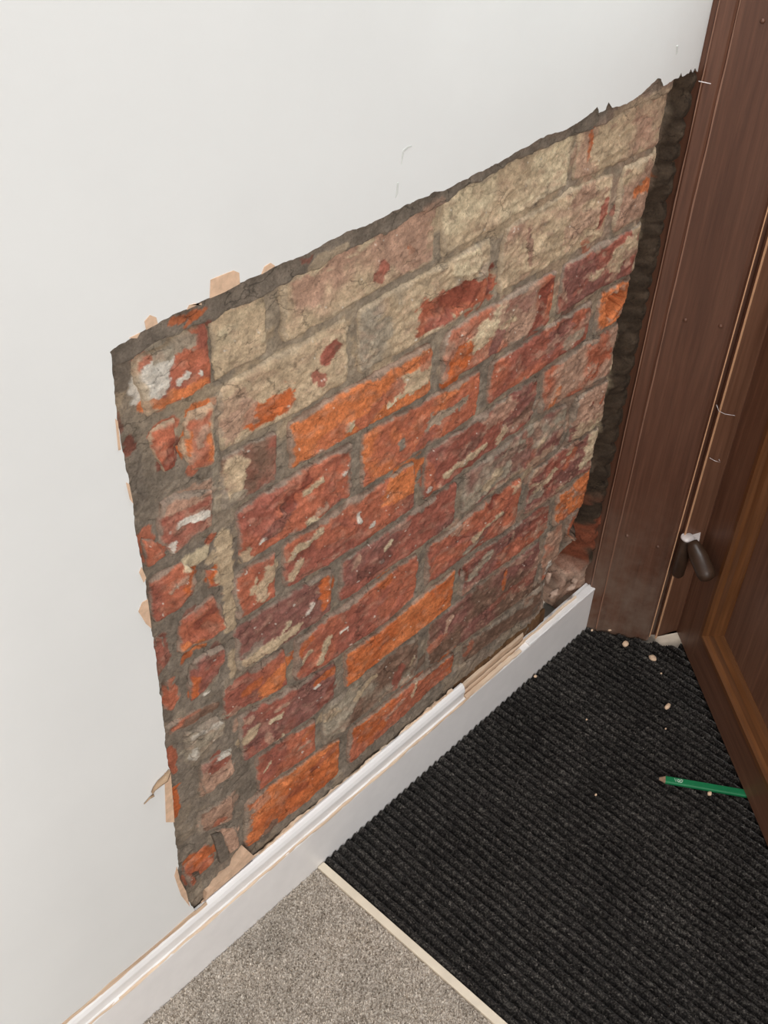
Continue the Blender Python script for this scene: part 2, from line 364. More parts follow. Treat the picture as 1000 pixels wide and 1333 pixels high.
# stains: plaster left on the brick, patches of scorched or fresh clay  (two ends, width in mm, colour, strength, broken-up)
ST = [
 (770, 168, 765, 206, 7, 'O', .95, .2), (832, 140, 830, 150, 13, 'p', .9, .3), (772, 225, 752, 200, 16, 'k', .6, .4), (800, 150, 870, 125, 22, 'b', .5, .3),
 (494, 358, 497, 346, 12, 'r', .9, .5), (534, 328, 533, 322, 7, 'O', 1, .2), (545, 315, 552, 285, 26, 'k', .8, .4), (520, 310, 560, 270, 20, 'k', .6, .5), (440, 320, 400, 345, 10, 'b', .5, .4),
 (328, 547, 372, 518, 22, 'O', 1, .35), (424, 466, 438, 452, 14, 'r', 1, .3), (408, 492, 420, 496, 8, 'r', .9, .6), (300, 560, 320, 540, 26, 'k', .8, .5), (290, 540, 310, 520, 22, 'k', .6, .5),
 (556, 412, 630, 378, 34, 'd', 1, .35), (580, 396, 615, 376, 22, 'R', .7, .5), (640, 352, 636, 380, 9, 'r', 1, .2), (560, 424, 585, 412, 14, 'r', .9, .4), (600, 345, 618, 340, 22, 'c', 1, .2), (480, 440, 500, 430, 26, 'h', .8, .4),
 (786, 268, 780, 292, 13, 'r', .95, .35), (740, 300, 770, 280, 20, 'k', .7, .5), (720, 310, 690, 340, 24, 'b', .8, .4), (765, 330, 760, 318, 12, 'd', .7, .5), (750, 262, 770, 250, 16, 'p', .5, .6),
 (828, 248, 857, 234, 14, 'o', .95, .35), (815, 270, 850, 262, 18, 'k', .7, .4), (800, 275, 806, 262, 10, 'r', .7, .5),
 (300, 640, 304, 612, 26, 'b', 1, .35), (345, 600, 352, 590, 16, 'n', .6, .4), (292, 655, 310, 650, 16, 'h', .8, .4),
 (522, 502, 552, 482, 24, 'b', 1, .35), (450, 556, 456, 552, 8, 'c', 1, .3), (503, 526, 510, 520, 8, 'c', 1, .3), (470, 548, 512, 505, 18, 'd', .85, .5), (420, 575, 440, 560, 20, 'd', .6, .5), (548, 470, 556, 466, 12, 'd', .7, .5),
 (606, 452, 668, 408, 20, 'b', 1, .45), (625, 430, 655, 400, 18, 'c', .9, .5), (640, 458, 646, 436, 17, 'p', 1, .3), (712, 372, 694, 428, 15, 'R', .95, .35), (686, 392, 660, 400, 26, 'p', .6, .5), (590, 488, 600, 462, 30, 'O', 1, .25),
 (800, 338, 838, 300, 32, 'b', .95, .35), (825, 352, 838, 318, 16, 'c', .7, .4), (832, 308, 843, 300, 12, 'r', .7, .5), (742, 372, 765, 350, 26, 'p', .8, .5), (735, 385, 728, 372, 10, 'k', .8, .5),
 (396, 642, 416, 620, 7, 'b', 1, .35), (400, 676, 408, 671, 8, 'c', 1, .3), (338, 706, 342, 700, 4, 'w', 1, .2), (318, 718, 320, 728, 12, 'b', .9, .3), (370, 665, 350, 690, 22, 'p', .8, .5), (440, 616, 450, 640, 18, 'd', .8, .5), (446, 615, 448, 617, 4, 'w', 1, .1), (410, 664, 425, 655, 6, 'k', .9, .4), (375, 655, 395, 625, 14, 'R', .8, .4),
 (521, 574, 523, 582, 9, 'g', 1, .2), (558, 552, 600, 522, 14, 'h', .9, .6), (596, 545, 620, 510, 16, 'd', .8, .5), (545, 575, 560, 562, 14, 'r', .8, .4),
 (720, 440, 735, 430, 30, 'p', .85, .45), (700, 430, 690, 470, 26, 'r', .8, .5), (756, 430, 735, 448, 16, 'h', .9, .4), (770, 424, 775, 440, 14, 'g', 1, .3), (745, 402, 728, 425, 18, 'P', .7, .5),
 (342, 768, 348, 742, 20, 'b', .95, .5), (326, 768, 330, 755, 8, 'b', .9, .5), (378, 720, 416, 690, 9, 'b', 1, .45), (380, 745, 386, 735, 12, 'b', .9, .5), (515, 634, 535, 618, 38, 'o', 1, .3), (466, 668, 468, 676, 4, 'w', 1, .2), (482, 684, 485, 678, 5, 'w', 1, .2), (420, 700, 455, 690, 16, 'd', .7, .5),
 (578, 617, 628, 582, 12, 'b', 1, .4), (648, 570, 655, 560, 12, 'b', .9, .5), (600, 590, 622, 572, 16, 'P', .8, .4), (555, 612, 562, 640, 16, 'd', .8, .4), (640, 545, 660, 530, 24, 'k', .7, .6), (690, 530, 670, 548, 14, 'n', .8, .5), (560, 636, 556, 636, 6, 'w', .8, .3),
 (716, 526, 726, 508, 14, 'o', .95, .3), (745, 500, 735, 505, 18, 'k', .7, .5), (776, 478, 788, 466, 24, 'd', 1, .35), (797, 478, 803, 466, 10, 'c', 1, .3),
 (312, 864, 384, 818, 15, 'b', 1, .55), (318, 850, 340, 835, 10, 'g', .7, .5), (366, 820, 372, 812, 8, 'c', .9, .5), (425, 778, 424, 760, 22, 'O', 1, .3), (398, 796, 404, 786, 5, 'w', .9, .4), (340, 822, 360, 810, 14, 'P', .7, .5),
 (500, 716, 507, 704, 5, 'c', 1, .4), (494, 730, 498, 728, 4, 'w', .9, .3), (460, 736, 464, 722, 8, 'k', .8, .6), (470, 746, 500, 726, 18, 'P', .75, .5), (508, 690, 530, 680, 10, 'g', .5, .6), (560, 670, 585, 650, 20, 'r', .6, .5),
 (610, 652, 655, 612, 24, 'h', 1, .35), (630, 632, 650, 612, 14, 'b', .8, .5), (670, 598, 690, 590, 18, 'p', .8, .4), (685, 600, 695, 588, 10, 'r', .8, .5), (700, 580, 705, 570, 6, 'b', .8, .4), (655, 600, 700, 560, 14, 'P', .6, .6), (690, 575, 680, 565, 10, 'r', .6, .6),
 (752, 560, 784, 545, 26, 'b', .8, .4), (764, 590, 775, 555, 24, 'c', .9, .4), (765, 530, 768, 525, 7, 'R', .9, .3), (782, 524, 785, 516, 7, 'd', .9, .4), (745, 545, 765, 510, 22, 'k', .7, .5), (784, 556, 788, 545, 8, 'd', .9, .4),
 (350, 898, 368, 870, 24, 'o', 1, .3), (300, 930, 320, 912, 16, 'r', .8, .5), (310, 928, 306, 926, 12, 'k', .6, .5), (320, 900, 335, 888, 14, 'O', .8, .4),
 (414, 860, 426, 830, 9, 'b', 1, .35), (390, 862, 402, 848, 8, 'b', .9, .5), (440, 822, 450, 816, 3, 'w', 1, .2), (400, 830, 386, 852, 14, 'O', .8, .4), (430, 862, 395, 880, 12, 'R', .6, .5), (500, 790, 535, 740, 24, 'd', .8, .4), (446, 800, 480, 780, 14, 'r', .6, .5), (495, 760, 505, 750, 14, 'O', .8, .4),
 (570, 730, 600, 712, 22, 'd', .8, .4), (600, 690, 590, 685, 14, 'k', .8, .5), (616, 700, 648, 668, 8, 'b', 1, .5), (640, 656, 645, 648, 14, 'R', .95, .3), (604, 688, 610, 684, 12, 'd', .8, .4), (628, 694, 640, 680, 10, 'p', .7, .5),
 (735, 606, 746, 588, 14, 'd', .95, .35), (722, 612, 712, 622, 10, 'b', .9, .5), (758, 600, 768, 590, 20, 'c', .9, .35), (690, 620, 705, 606, 20, 'k', .7, .5), (668, 636, 690, 612, 10, 'b', .7, .6), (690, 650, 702, 640, 12, 'h', .8, .4),
 (414, 886, 432, 872, 10, 'O', .95, .4), (430, 896, 420, 912, 18, 'R', .7, .4), (410, 894, 414, 891, 4, 'w', 1, .3), (360, 924, 374, 914, 5, 'k', .9, .4), (318, 962, 328, 952, 18, 'b', .95, .5), (322, 974, 326, 978, 9, 'r', .9, .2), (350, 938, 364, 930, 5, 'c', .9, .4), (366, 954, 367, 962, 4, 'c', .9, .4), (310, 944, 322, 938, 14, 'k', .8, .5), (345, 955, 352, 965, 8, 'k', .7, .5),
 (612, 750, 636, 722, 16, 'h', .95, .5), (606, 752, 603, 742, 9, 'R', .9, .3), (655, 722, 705, 690, 24, 'd', .8, .4), (650, 730, 662, 715, 10, 'R', .7, .4), (666, 700, 668, 695, 6, 'k', .9, .3), (700, 690, 712, 680, 16, 'k', .6, .5),
 (342, 1004, 350, 992, 5, 'c', .9, .5), (388, 975, 400, 965, 5, 'k', .9, .5), (395, 960, 405, 945, 10, 'O', .8, .4),
 (436, 940, 470, 905, 22, 'h', .9, .6), (420, 936, 440, 926, 12, 'b', .7, .6), (515, 892, 522, 868, 15, 'r', .95, .4), (464, 910, 486, 880, 8, 'b', .8, .6), (487, 920, 493, 910, 5, 'b', .9, .4), (534, 864, 536, 856, 6, 'b', 1, .2), (540, 870, 560, 850, 16, 'n', .8, .4), (500, 905, 530, 885, 10, 'k', .5, .6),
 (576, 826, 586, 804, 9, 'k', .95, .55), (610, 800, 640, 780, 18, 'n', .8, .4), (640, 790, 662, 768, 16, 'r', .6, .5), (654, 764, 658, 745, 8, 'O', .9, .3), (560, 845, 575, 828, 14, 'd', .7, .5), (690, 745, 700, 730, 20, 'k', .6, .5), (672, 765, 690, 750, 20, 'r', .6, .5),
 (330, 1075, 420, 1005, 20, 'O', .8, .4), (380, 1030, 395, 1022, 16, 'R', .5, .5), (330, 1050, 345, 1035, 14, 'k', .5, .5), (404, 1000, 412, 998, 8, 'R', .7, .4), (420, 988, 432, 975, 16, 'd', .7, .5),
 (470, 960, 495, 942, 16, 'O', .9, .3), (500, 935, 520, 912, 8, 'k', .7, .6), (530, 895, 545, 884, 16, 'd', .8, .4), (540, 888, 536, 900, 6, 'c', .7, .5), (575, 862, 588, 846, 14, 'O', .9, .3),
 (620, 840, 680, 800, 16, 'n', .8, .4), (605, 850, 612, 838, 12, 'd', .7, .4), (715, 735, 720, 765, 16, 'w', .9, .3), (660, 800, 690, 782, 12, 'g', .8, .4), (700, 765, 690, 775, 18, 'n', .8, .4),
 # left, toothed-in strip
 (192, 505, 200, 475, 30, 'w', 1, .25), (205, 455, 240, 440, 18, 'h', .95, .35), (186, 530, 265, 500, 12, 'o', .95, .3), (232, 494, 240, 488, 5, 'w', 1, .3), (257, 484, 260, 487, 4, 'w', 1, .2), (262, 425, 260, 440, 14, 'r', .8, .3), (178, 468, 185, 464, 8, 'd', .9, .3),
 (218, 600, 222, 580, 14, 'R', .8, .4), (205, 560, 224, 550, 12, 'd', .9, .3), (240, 566, 243, 590, 8, 'o', 1, .2), (250, 535, 274, 526, 9, 'o', 1, .3), (271, 555, 273, 595, 6, 'o', .9, .4), (252, 610, 262, 598, 12, 'd', .9, .4), (258, 575, 262, 560, 10, 'k', .9, .3),
 (215, 660, 265, 640, 20, 'k', .85, .45), (232, 678, 268, 668, 9, 'w', 1, .35), (245, 662, 270, 648, 7, 'r', .9, .3), (222, 705, 260, 685, 14, 'r', .7, .5), (224, 715, 225, 709, 6, 'w', .9, .3), (186, 705, 200, 720, 18, 'd', .9, .4),
 (245, 732, 264, 720, 16, 'c', 1, .25), (273, 728, 277, 722, 8, 'b', .9, .3), (272, 705, 274, 700, 9, 'd', 1, .2), (220, 770, 240, 752, 5, 'k', .9, .4), (240, 770, 250, 745, 10, 'O', .95, .3), (215, 790, 232, 775, 12, 'd', .8, .4), (275, 750, 280, 742, 12, 'O', 1, .3),
 (240, 842, 265, 836, 12, 'o', .9, .4), (262, 812, 280, 785, 12, 'R', .7, .5), (245, 800, 262, 790, 10, 'r', .6, .5), (240, 860, 246, 855, 9, 'O', .9, .3),
 (250, 905, 254, 885, 10, 'O', .9, .4), (270, 860, 280, 845, 12, 'P', .8, .4), (268, 903, 271, 899, 5, 'w', 1, .1), (270, 895, 280, 880, 10, 'h', .7, .4), (222, 915, 226, 898, 9, 'd', .9, .3), (216, 860, 206, 835, 12, 'r', .8, .4),
 (220, 950, 278, 920, 9, 'n', .95, .4), (225, 946, 235, 940, 7, 'd', .8, .4), (250, 975, 285, 945, 24, 'h', .95, .4), (255, 955, 285, 938, 10, 'w', .55, .7), (256, 985, 252, 975, 10, 'w', .7, .5),
 (276, 1000, 292, 990, 12, 'r', .95, .35), (286, 984, 298, 978, 7, 'w', 1, .3), (276, 990, 282, 982, 8, 'r', .9, .3), (275, 1020, 295, 1006, 18, 'k', .85, .4), (268, 1030, 264, 1010, 10, 'k', .8, .5),
 (270, 1065, 300, 1045, 22, 'k', .7, .5), (280, 1072, 290, 1066, 8, 'd', .8, .5), (297, 1095, 303, 1085, 16, 'k', .95, .3), (250, 1120, 272, 1108, 22, 'O', .9, .3), (254, 1142, 252, 1136, 7, 's', 1, .2), (245, 1145, 242, 1130, 10, 'd', .9, .3),
 (222, 980, 226, 1004, 9, 'd', 1, .3), (227, 1030, 229, 1060, 9, 'O', 1, .4), (150, 540, 156, 560, 8, 'R', .6, .4), (170, 585, 166, 575, 10, 'R', .8, .3),
 (808, 462, 798, 532, 13, 'c', .9, .35), (790, 556, 776, 612, 15, 'c', .85, .4), (844, 300, 838, 335, 10, 'c', .8, .4), (818, 425, 812, 450, 10, 'c', .8, .4), (768, 650, 764, 685, 6, 'c', .7, .4), (600, 770, 690, 720, 8, 'k', .5, .7), (650, 690, 720, 640, 8, 'k', .5, .7), (640, 640, 720, 580, 10, 'b', .5, .7), (660, 560, 740, 500, 10, 'k', .5, .7), (700, 460, 770, 410, 10, 'k', .5, .7),
 # plaster running down the straight joint, cement smears
 (291, 700, 292, 752, 20, 'b', .95, .3), (296, 760, 300, 815, 13, 'b', .9, .4), (303, 850, 304, 880, 8, 'b', .8, .5), (282, 520, 280, 660, 9, 'h', .6, .5), (320, 1060, 318, 1085, 14, 'g', .8, .4),
 (690, 300, 690, 345, 5, 'p', .6, .3), (205, 930, 220, 935, 12, 'G', .9, .3), (160, 498, 158, 480, 18, 'G', .9, .2), (172, 610, 178, 650, 20, 'G', .7, .3),
 (560, 255, 500, 285, 8, 'G', .6, .4), (155, 458, 180, 446, 16, 'G', .9, .3), (215, 415, 262, 395, 5, 'O', .8, .5), (232, 420, 250, 398, 4, 'O', .8, .4), (386, 336, 398, 332, 4, 'R', .6, .4),
 (340, 1090, 352, 1075, 20, 'G', .8, .3), (735, 745, 755, 725, 26, 's', .9, .3), (745, 740, 752, 752, 12, 'R', .8, .4), (760, 700, 772, 705, 14, 's', .6, .3),
]
STW = []
for s in ST:
    a = np.array(W(s[:2])); b_ = np.array(W(s[2:4])); STW.append((a, b_, s[4] * 0.0006 + 0.0004, C[s[5]], s[6], s[7]))
def paint(X, Z, col):
    """lay the stains over a base colour; also returns how thickly plaster clings"""
    col = np.array(np.broadcast_to(col, X.shape + (3,)))
    thick = np.zeros_like(X)
    wx = X + 0.0035 * fbm(X, Z, 0.013, 31, 4); wz = Z + 0.0030 * fbm(X, Z, 0.013, 47, 4)
    br = fbm(X * 0.75, Z * 1.5, 0.010, 71, 4)
    for i, (a, b_, w, c, k, rag) in enumerate(STW):
        pad = w * 2 + 0.006
        hit = (X > min(a[0], b_[0]) - pad) & (X < max(a[0], b_[0]) + pad) & (Z > min(a[1], b_[1]) - pad) & (Z < max(a[1], b_[1]) + pad)
        if not hit.any(): continue
        r = np.where(hit.any(1))[0]; q = np.where(hit.any(0))[0]
        sl = (slice(r[0], r[-1] + 1), slice(q[0], q[-1] + 1))
        d = b_ - a; L = max(d @ d, 1e-9)
        t = np.clip(((wx[sl] - a[0]) * d[0] + (wz[sl] - a[1]) * d[1]) / L, 0, 1)
        dist = np.hypot(wx[sl] - a[0] - t * d[0], wz[sl] - a[1] - t * d[1])
        f = (w - dist) / w + br[sl] * rag * 1.1
        f = sstep(-0.05, 0.12, f) * k
        col[sl] = col[sl] * (1 - f[..., None]) + c * f[..., None]
        if c.mean() > 0.30: thick[sl] = np.maximum(thick[sl], f)
    return col, thick
def grit(X, Z, col, amt=0.16):
    n = fbm(X, Z, 0.02, 3, 4); n2 = fbm(X, Z, 0.005, 13, 2)
    return np.clip(col * (1 + amt * n + 0.10 * n2)[..., None], 0.004, 1)

# broken-out places: centre, radii (mm), depth (mm)
CRATER = [(590, 392, 46, 20, 9), (799, 394, 22, 22, 34), (375, 650, 22, 14, 5), (742, 722, 26, 20, 16), (263, 815, 25, 14, 5), (480, 545, 4, 18, 2), (640, 362, 6, 18, 4),
          (240, 582, 7, 14, 5), (250, 875, 5, 16, 6), (216, 905, 5, 20, 8), (756, 625, 22, 12, 4), (786, 470, 16, 16, 4), (222, 590, 9, 12, 3), (452, 860, 4, 10, 4), (445, 970, 4, 12, 6), (765, 532, 5, 6, 5), (256, 1140, 4, 4, 5), (604, 744, 5, 8, 3), (645, 650, 10, 10, 3), (703, 384, 8, 14, 3), (745, 540, 4, 22, 4), (700, 505, 3, 14, 3)]
CRW = [(*W(c[:2]), c[2] / 1000, c[3] / 1000, c[4] / 1000) for c in CRATER]
def craters(X, Z):
    y = np.zeros_like(X)
    for i, (cx, cz, rx, rz, dp) in enumerate(CRW):
        q = np.hypot((X - cx) / rx, (Z - cz) / rz) + 0.22 * fbm(X, Z, 0.012, 90 + i, 3)
        y = np.maximum(y, dp * sstep(1.0, 0.64, q) * (1 + 0.25 * fbm(X, Z, 0.008, 120 + i, 3)))
    return y

# ------------------------------------------------------------------ painted plaster (the wall)
def ragged(line, amp, step=0.003, s=0):
    seg = np.hypot(*np.diff(line, axis=0).T); L = np.concatenate([[0], np.cumsum(seg)])
    n = int(L[-1] / step); t = np.union1d(np.linspace(0, L[-1], n), L)
    x = np.interp(t, L, line[:, 0]); z = np.interp(t, L, line[:, 1])
    return np.stack([x + amp * fbm(t, t * 0 + s, 0.008, s, 3), z + amp * fbm(t, t * 0 + s + 5, 0.008, s + 9, 3)], 1)
FX = 1.312
top_edge = ragged(cut_top, 0.0011, s=3); left_edge = ragged(cut_left, 0.0010, s=8)
top_edge[-1] = (FX + 0.012, top_edge[-2][1])
outline = [(-2.2, 0.0), (-2.2, 2.5), (FX + 0.012, 2.5)] + [tuple(p) for p in top_edge[::-1]] + [tuple(p) for p in left_edge[1:]] + [(left_edge[-1][0] + 0.004, 0.10), (left_edge[-1][0] + 0.004, 0.0)]
from mathutils.geometry import delaunay_2d_cdt
no = len(outline)
cv, ce, cf, *_ = delaunay_2d_cdt([Vector(p) for p in outline], [(i, (i + 1) % no) for i in range(no)], [list(range(no))], 1, 1e-6)
bm = bmesh.new()
vs = [bm.verts.new((p.x, PLY, p.y)) for p in cv]
for t in cf: bm.faces.new([vs[i] for i in t])
for xx in np.linspace(FX - 0.11, FX, 14):
    bmesh.ops.bisect_plane(bm, geom=bm.verts[:] + bm.edges[:] + bm.faces[:], plane_co=(xx, 0, 0), plane_no=(1, 0, 0))
bmesh.ops.recalc_face_normals(bm, faces=bm.faces)
front = bm.faces[:]
if front[0].normal.y > 0: bmesh.ops.reverse_faces(bm, faces=front)
for v in bm.verts:                                    # plaster dips back where it meets the frame
    t = min(max((v.co.x - (FX - 0.10)) / 0.10, 0), 1.3); v.co.y += 0.006 * t ** 2
ext = bmesh.ops.extrude_face_region(bm, geom=front)
nv = [g for g in ext['geom'] if isinstance(g, bmesh.types.BMVert)]
for v in nv: v.co.y = max(v.co.y, 0) + 0.012
bmesh.ops.recalc_face_normals(bm, faces=bm.faces)
for f in bm.faces: f.material_index = 0 if f.normal.y < -0.35 else 1
me = bpy.data.meshes.new('wall_left'); bm.to_mesh(me); bm.free()
wall = link('wall_left', me, [M_PAINT, M_UNDER], center=False)
tag(wall, 'white painted plaster wall with a large patch hacked off to bare brickwork', 'wall', kind='structure')

# ------------------------------------------------------------------ mortar bed and remains of render
def Zc(X): return np.interp(X, cut_top[:, 0], cut_top[:, 1])
STEP = 0.0017
gx = np.arange(0.395, 1.36, STEP); gz = np.arange(0.085, 1.02, STEP)
GX, GZ = np.meshgrid(gx, gz)
rag = 0.004 * fbm(GX, GZ, 0.02, 201, 4)
band = sstep(-0.003, 0.004, GZ - jz(0, GX) + rag)            # strip of grey render left along the top
leftz = sstep(0.57, 0.545, GX + rag)
Y = 0.0026 + 0.0013 * fbm(GX, GZ, 0.03, 211, 4) + 0.0009 * fbm(GX, GZ, 0.006, 215, 3)
Y = Y - leftz * (0.0014 + 0.0016 * fbm(GX, GZ, 0.022, 221, 4))
Y = Y * (1 - band) + band * (-0.0058 + 0.0016 * fbm(GX, GZ, 0.016, 231, 4) - 0.003 * sstep(0.62, 0.50, GX))
low = sstep(0.004, -0.004, GZ - jz(10, GX) + rag); Y = Y - low * 0.004
Y = Y + end_round(GX, GZ)
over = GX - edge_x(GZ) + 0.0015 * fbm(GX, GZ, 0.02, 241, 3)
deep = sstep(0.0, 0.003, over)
course = np.cos((GZ - 0.2) / 0.0405 * math.pi)
Yd = 0.019 - 0.007 * np.abs(fbm(GX, GZ, 0.030, 251, 2)) - 0.004 * course + 0.002 * fbm(GX, GZ, 0.008, 253, 2)
hole = sstep(0.33, 0.27, GZ + 0.01 * fbm(GX, GZ, 0.02, 255, 3))
Yd = Yd + 0.026 * hole * sstep(1.30, 1.28, GX)
nearf = sstep(1.283, 1.304, GX + 0.003 * fbm(GX, GZ, 0.03, 257, 2))
lump = np.sqrt(np.clip(np.abs(np.sin((GZ + 0.012 * fbm(GX, GZ, 0.05, 258, 2)) / 0.034 * math.pi)), 0, 1))
Yd = Yd * (1 - nearf) + nearf * (0.0030 - 0.0065 * lump + 0.0025 * fbm(GX, GZ, 0.012, 259, 3))
Y = Y * (1 - deep) + Yd * deep
bot = sstep(0.152, 0.132, GZ + 0.006 * fbm(GX, GZ, 0.02, 256, 4)); Y = np.where((GX > edge_x(0.25)), Y * (1 - 0.75 * bot) + bot * (0.004 * fbm(GX, GZ, 0.014, 258, 4) + 0.004), Y)
crt = craters(GX, GZ); Y = Y + 1.25 * crt + 0.002 * (crt > 0.0005)
n = fbm(GX, GZ, 0.05, 261, 4)[..., None]
col = C['g'] * (1 + 0.12 * n) * np.ones(3)
up = sstep(0.62, 0.98, GZ + 0.1 * fbm(GX, GZ, 0.1, 265, 3))[..., None]
col = col * (1 - 0.6 * up) + (C['h'] * 0.6 + C['b'] * 0.4) * 0.6 * up
bs_ = (sstep(0.15, 0.5, fbm(GX, GZ, 0.035, 267, 5)) * (0.25 + 0.55 * up[..., 0]))[..., None]; col = col * (1 - bs_) + C['b'] * bs_
gl = leftz[..., None]; col = col * (1 - gl * 0.35) + C['G'] * gl * 0.35
bd = band[..., None]; col = col * (1 - bd) + bd * (C['G'] * 0.55 + C['g'] * 0.45) * (1 + 0.2 * n)
rk = (0.42 * sstep(0.9, 1.2, GX) * sstep(-0.4, 0.5, fbm(GX, GZ, 0.03, 268, 4)))[..., None]; col = col * (1 - rk) + C['k'] * rk
col, th = paint(GX, GZ, col)
dk = deep[..., None]; dcol = lin((70, 57, 45)) * (1 + 0.25 * fbm(GX, GZ, 0.025, 271, 3)[..., None])  # brown recess mortar, darkened further in its colour for the shade there
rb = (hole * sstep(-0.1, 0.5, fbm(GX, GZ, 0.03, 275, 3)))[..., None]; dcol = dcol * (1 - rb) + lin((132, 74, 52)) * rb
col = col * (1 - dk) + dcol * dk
sl = 0.8 * sstep(0.165, 0.140, GZ + 0.008 * fbm(GX, GZ, 0.02, 277, 3)) * sstep(1.17, 1.2, GX); sl = sl[..., None]; col = col * (1 - sl) + lin((186, 156, 136)) * sl
Y -= th * 0.0012
Y = np.maximum(Y, np.where(GX < 0.4215, 0.0, PLY + 0.0012))
# keep clear of the plaster
inside_cut = GZ < Zc(GX) + np.where(GX < 1.25, 0.012, 0.0)
P = np.stack([GX, Y, GZ], -1)
back = P.copy()
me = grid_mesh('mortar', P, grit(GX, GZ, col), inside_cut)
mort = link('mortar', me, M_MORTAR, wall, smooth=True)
tag(mort, 'rough grey lime mortar between and around the bricks')

# ------------------------------------------------------------------ bricks
def resample(p, n):
    p = np.asarray(p, float); seg = np.hypot(*np.diff(p, axis=0).T); L = np.concatenate([[0], np.cumsum(seg)])
    t = np.linspace(0, L[-1], n); return np.stack([np.interp(t, L, p[:, 0]), np.interp(t, L, p[:, 1])], 1)
def brick(top, right, bottom, left, c1, c2, proud=0.002, rough=1.0, resid=0.0, rc='b', seed=0, tilt=0.0, ro=3.2, film=0.3):
    w = np.hypot(*(np.asarray(top[-1]) - np.asarray(top[0]))); h = np.hypot(*(np.asarray(left[-1]) - np.asarray(left[0])))
    nu = max(8, int(w / STEP)); nv_ = max(8, int(max(h, 0.03) / STEP))
    T = resample(top, nu); B = resample(bottom, nu); Lf = resample(left, nv_); Rt = resample(right, nv_)
    u = np.linspace(0, 1, nu)[None, :, None]; v = np.linspace(0, 1, nv_)[:, None, None]
    S = (1 - v) * T[None] + v * B[None] + (1 - u) * Lf[:, None] + u * Rt[:, None] \
        - ((1 - u) * (1 - v) * T[0] + u * (1 - v) * T[-1] + (1 - u) * v * B[0] + u * v * B[-1])
    X, Z = S[..., 0].copy(), S[..., 1].copy()
    cx, cz = X.mean(), Z.mean()
    uu = (u[..., 0] * 2 - 1); vv = (v[..., 0] * 2 - 1)
    # knock the corners off
    k = (np.abs(uu) ** 14) * (np.abs(vv) ** 6)
    X += (cx - X) * k * min(0.003 / max(w / 2, 1e-3), .2); Z += (cz - Z) * k * 0.05
    # uneven arrises
    e = np.maximum(np.abs(uu) ** 8, np.abs(vv) ** 4)
    X += e * 0.0026 * fbm(X, Z, 0.014, 300 + seed, 4); Z += e * 0.0026 * fbm(X, Z, 0.022, 340 + seed, 4)
    du = np.minimum(u[..., 0], 1 - u[..., 0]) * w; dv = np.minimum(v[..., 0], 1 - v[..., 0]) * h
    d = np.minimum(du + 0 * dv, dv + 0 * du)
    lowf = fbm(X, Z, 0.05, 400 + seed, 3)
    y = -proud * 0.7 - 0.0012 * rough * lowf - 0.0009 * rough * fbm(X, Z, 0.014, 420 + seed, 4) - 0.0005 * fbm(X, Z, 0.004, 440, 2)
    # flaky ridges like split clay
    y -= 0.0013 * rough * (1 - np.abs(fbm(X * 0.6, Z * 1.2, 0.02, 460 + seed, 3))) ** 2
    y += ro / 1000 * (np.clip(1 - d / 0.0055, 0, 1) ** 2) + tilt * (X - cx)
    y += end_round(X, Z) + craters(X, Z)
    m_ = sstep(-0.35, 0.45, fbm(X, Z, 0.06, 500 + seed, 4))[..., None]
    colr = C[c1] * (1 - m_) + C[c2] * m_
    if resid > 0:
        f = sstep(1.02 - 1.5 * resid, 1.35 - 1.5 * resid, fbm(X * 0.7 + Z * 0.35, Z * 1.5, 0.03, 540 + seed, 5))[..., None]
        colr = colr * (1 - f) + C[rc] * f; y -= 0.0009 * f[..., 0]
    colr, th = paint(X, Z, colr); y -= 0.0010 * th
    # thin film of plaster dust and speckle
    fs = (sstep(0.05, 0.75, fbm(X * 0.8 + Z * 0.3, Z * 1.3, 0.012, 600, 5)) * (0.20 + 0.30 * film + 0.60 * sstep(0.95, 1.22, X)))[..., None]
    colr = colr * (1 - fs) + C['k'] * fs
    dkn = (sstep(0.55, 0.95, fbm(X, Z, 0.006, 630, 3)) * 0.35)[..., None]; colr = colr * (1 - dkn) + C['s'] * 0.6 * dkn
    wf = (sstep(1.05, 1.15, fbm(X, Z * 1.4, 0.006, 660, 3)) * 0.9)[..., None]; colr = colr * (1 - wf) + C['w'] * wf
    ew = 0.0022 + 0.009 * np.clip(fbm(X, Z, 0.045, 585 + seed, 3) + 0.05, 0, 1)
    ed = (sstep(0.0, 0.45, 1 - d / ew + 0.35 * fbm(X, Z, 0.008, 580 + seed, 3)) * 0.85)[..., None]
    colr = colr * (1 - ed) + (C['g'] if cz < 0.78 else 0.5 * (C['h'] + C['b'])) * ed            # mortar clinging to the arrises
    P = np.stack([X, y, Z], -1)
    # solid body behind the face
    ring = np.concatenate([P[0, :-1], P[:-1, -1], P[-1, :0:-1], P[:0:-1, 0]])
    idx = np.arange(nv_ * nu).reshape(nv_, nu)
    ri = np.concatenate([idx[0, :-1], idx[:-1, -1], idx[-1, :0:-1], idx[:0:-1, 0]])
    bk = ring.copy(); bk[:, 1] = np.maximum(bk[:, 1] + 0.02, 0.06)
    n0 = nv_ * nu; n = len(ring); q = []
    for i in range(n):
        j = (i + 1) % n; q.append((ri[i], ri[j], n0 + j, n0 + i))
    # back cap as a strip of quads
    for i in range((n - 2) // 2):
        a, b_, c_, d_ = i, i + 1, n - 2 - i, n - 1 - i
        if b_ < c_: q.append((n0 + a, n0 + b_, n0 + c_, n0 + d_))
    me = grid_mesh('brick', P, grit(X, Z, colr), None, bk, np.array(q))
    return link('brick', me, M_BRICK, wall, smooth=True)
sd = 0
JT = 0.0038
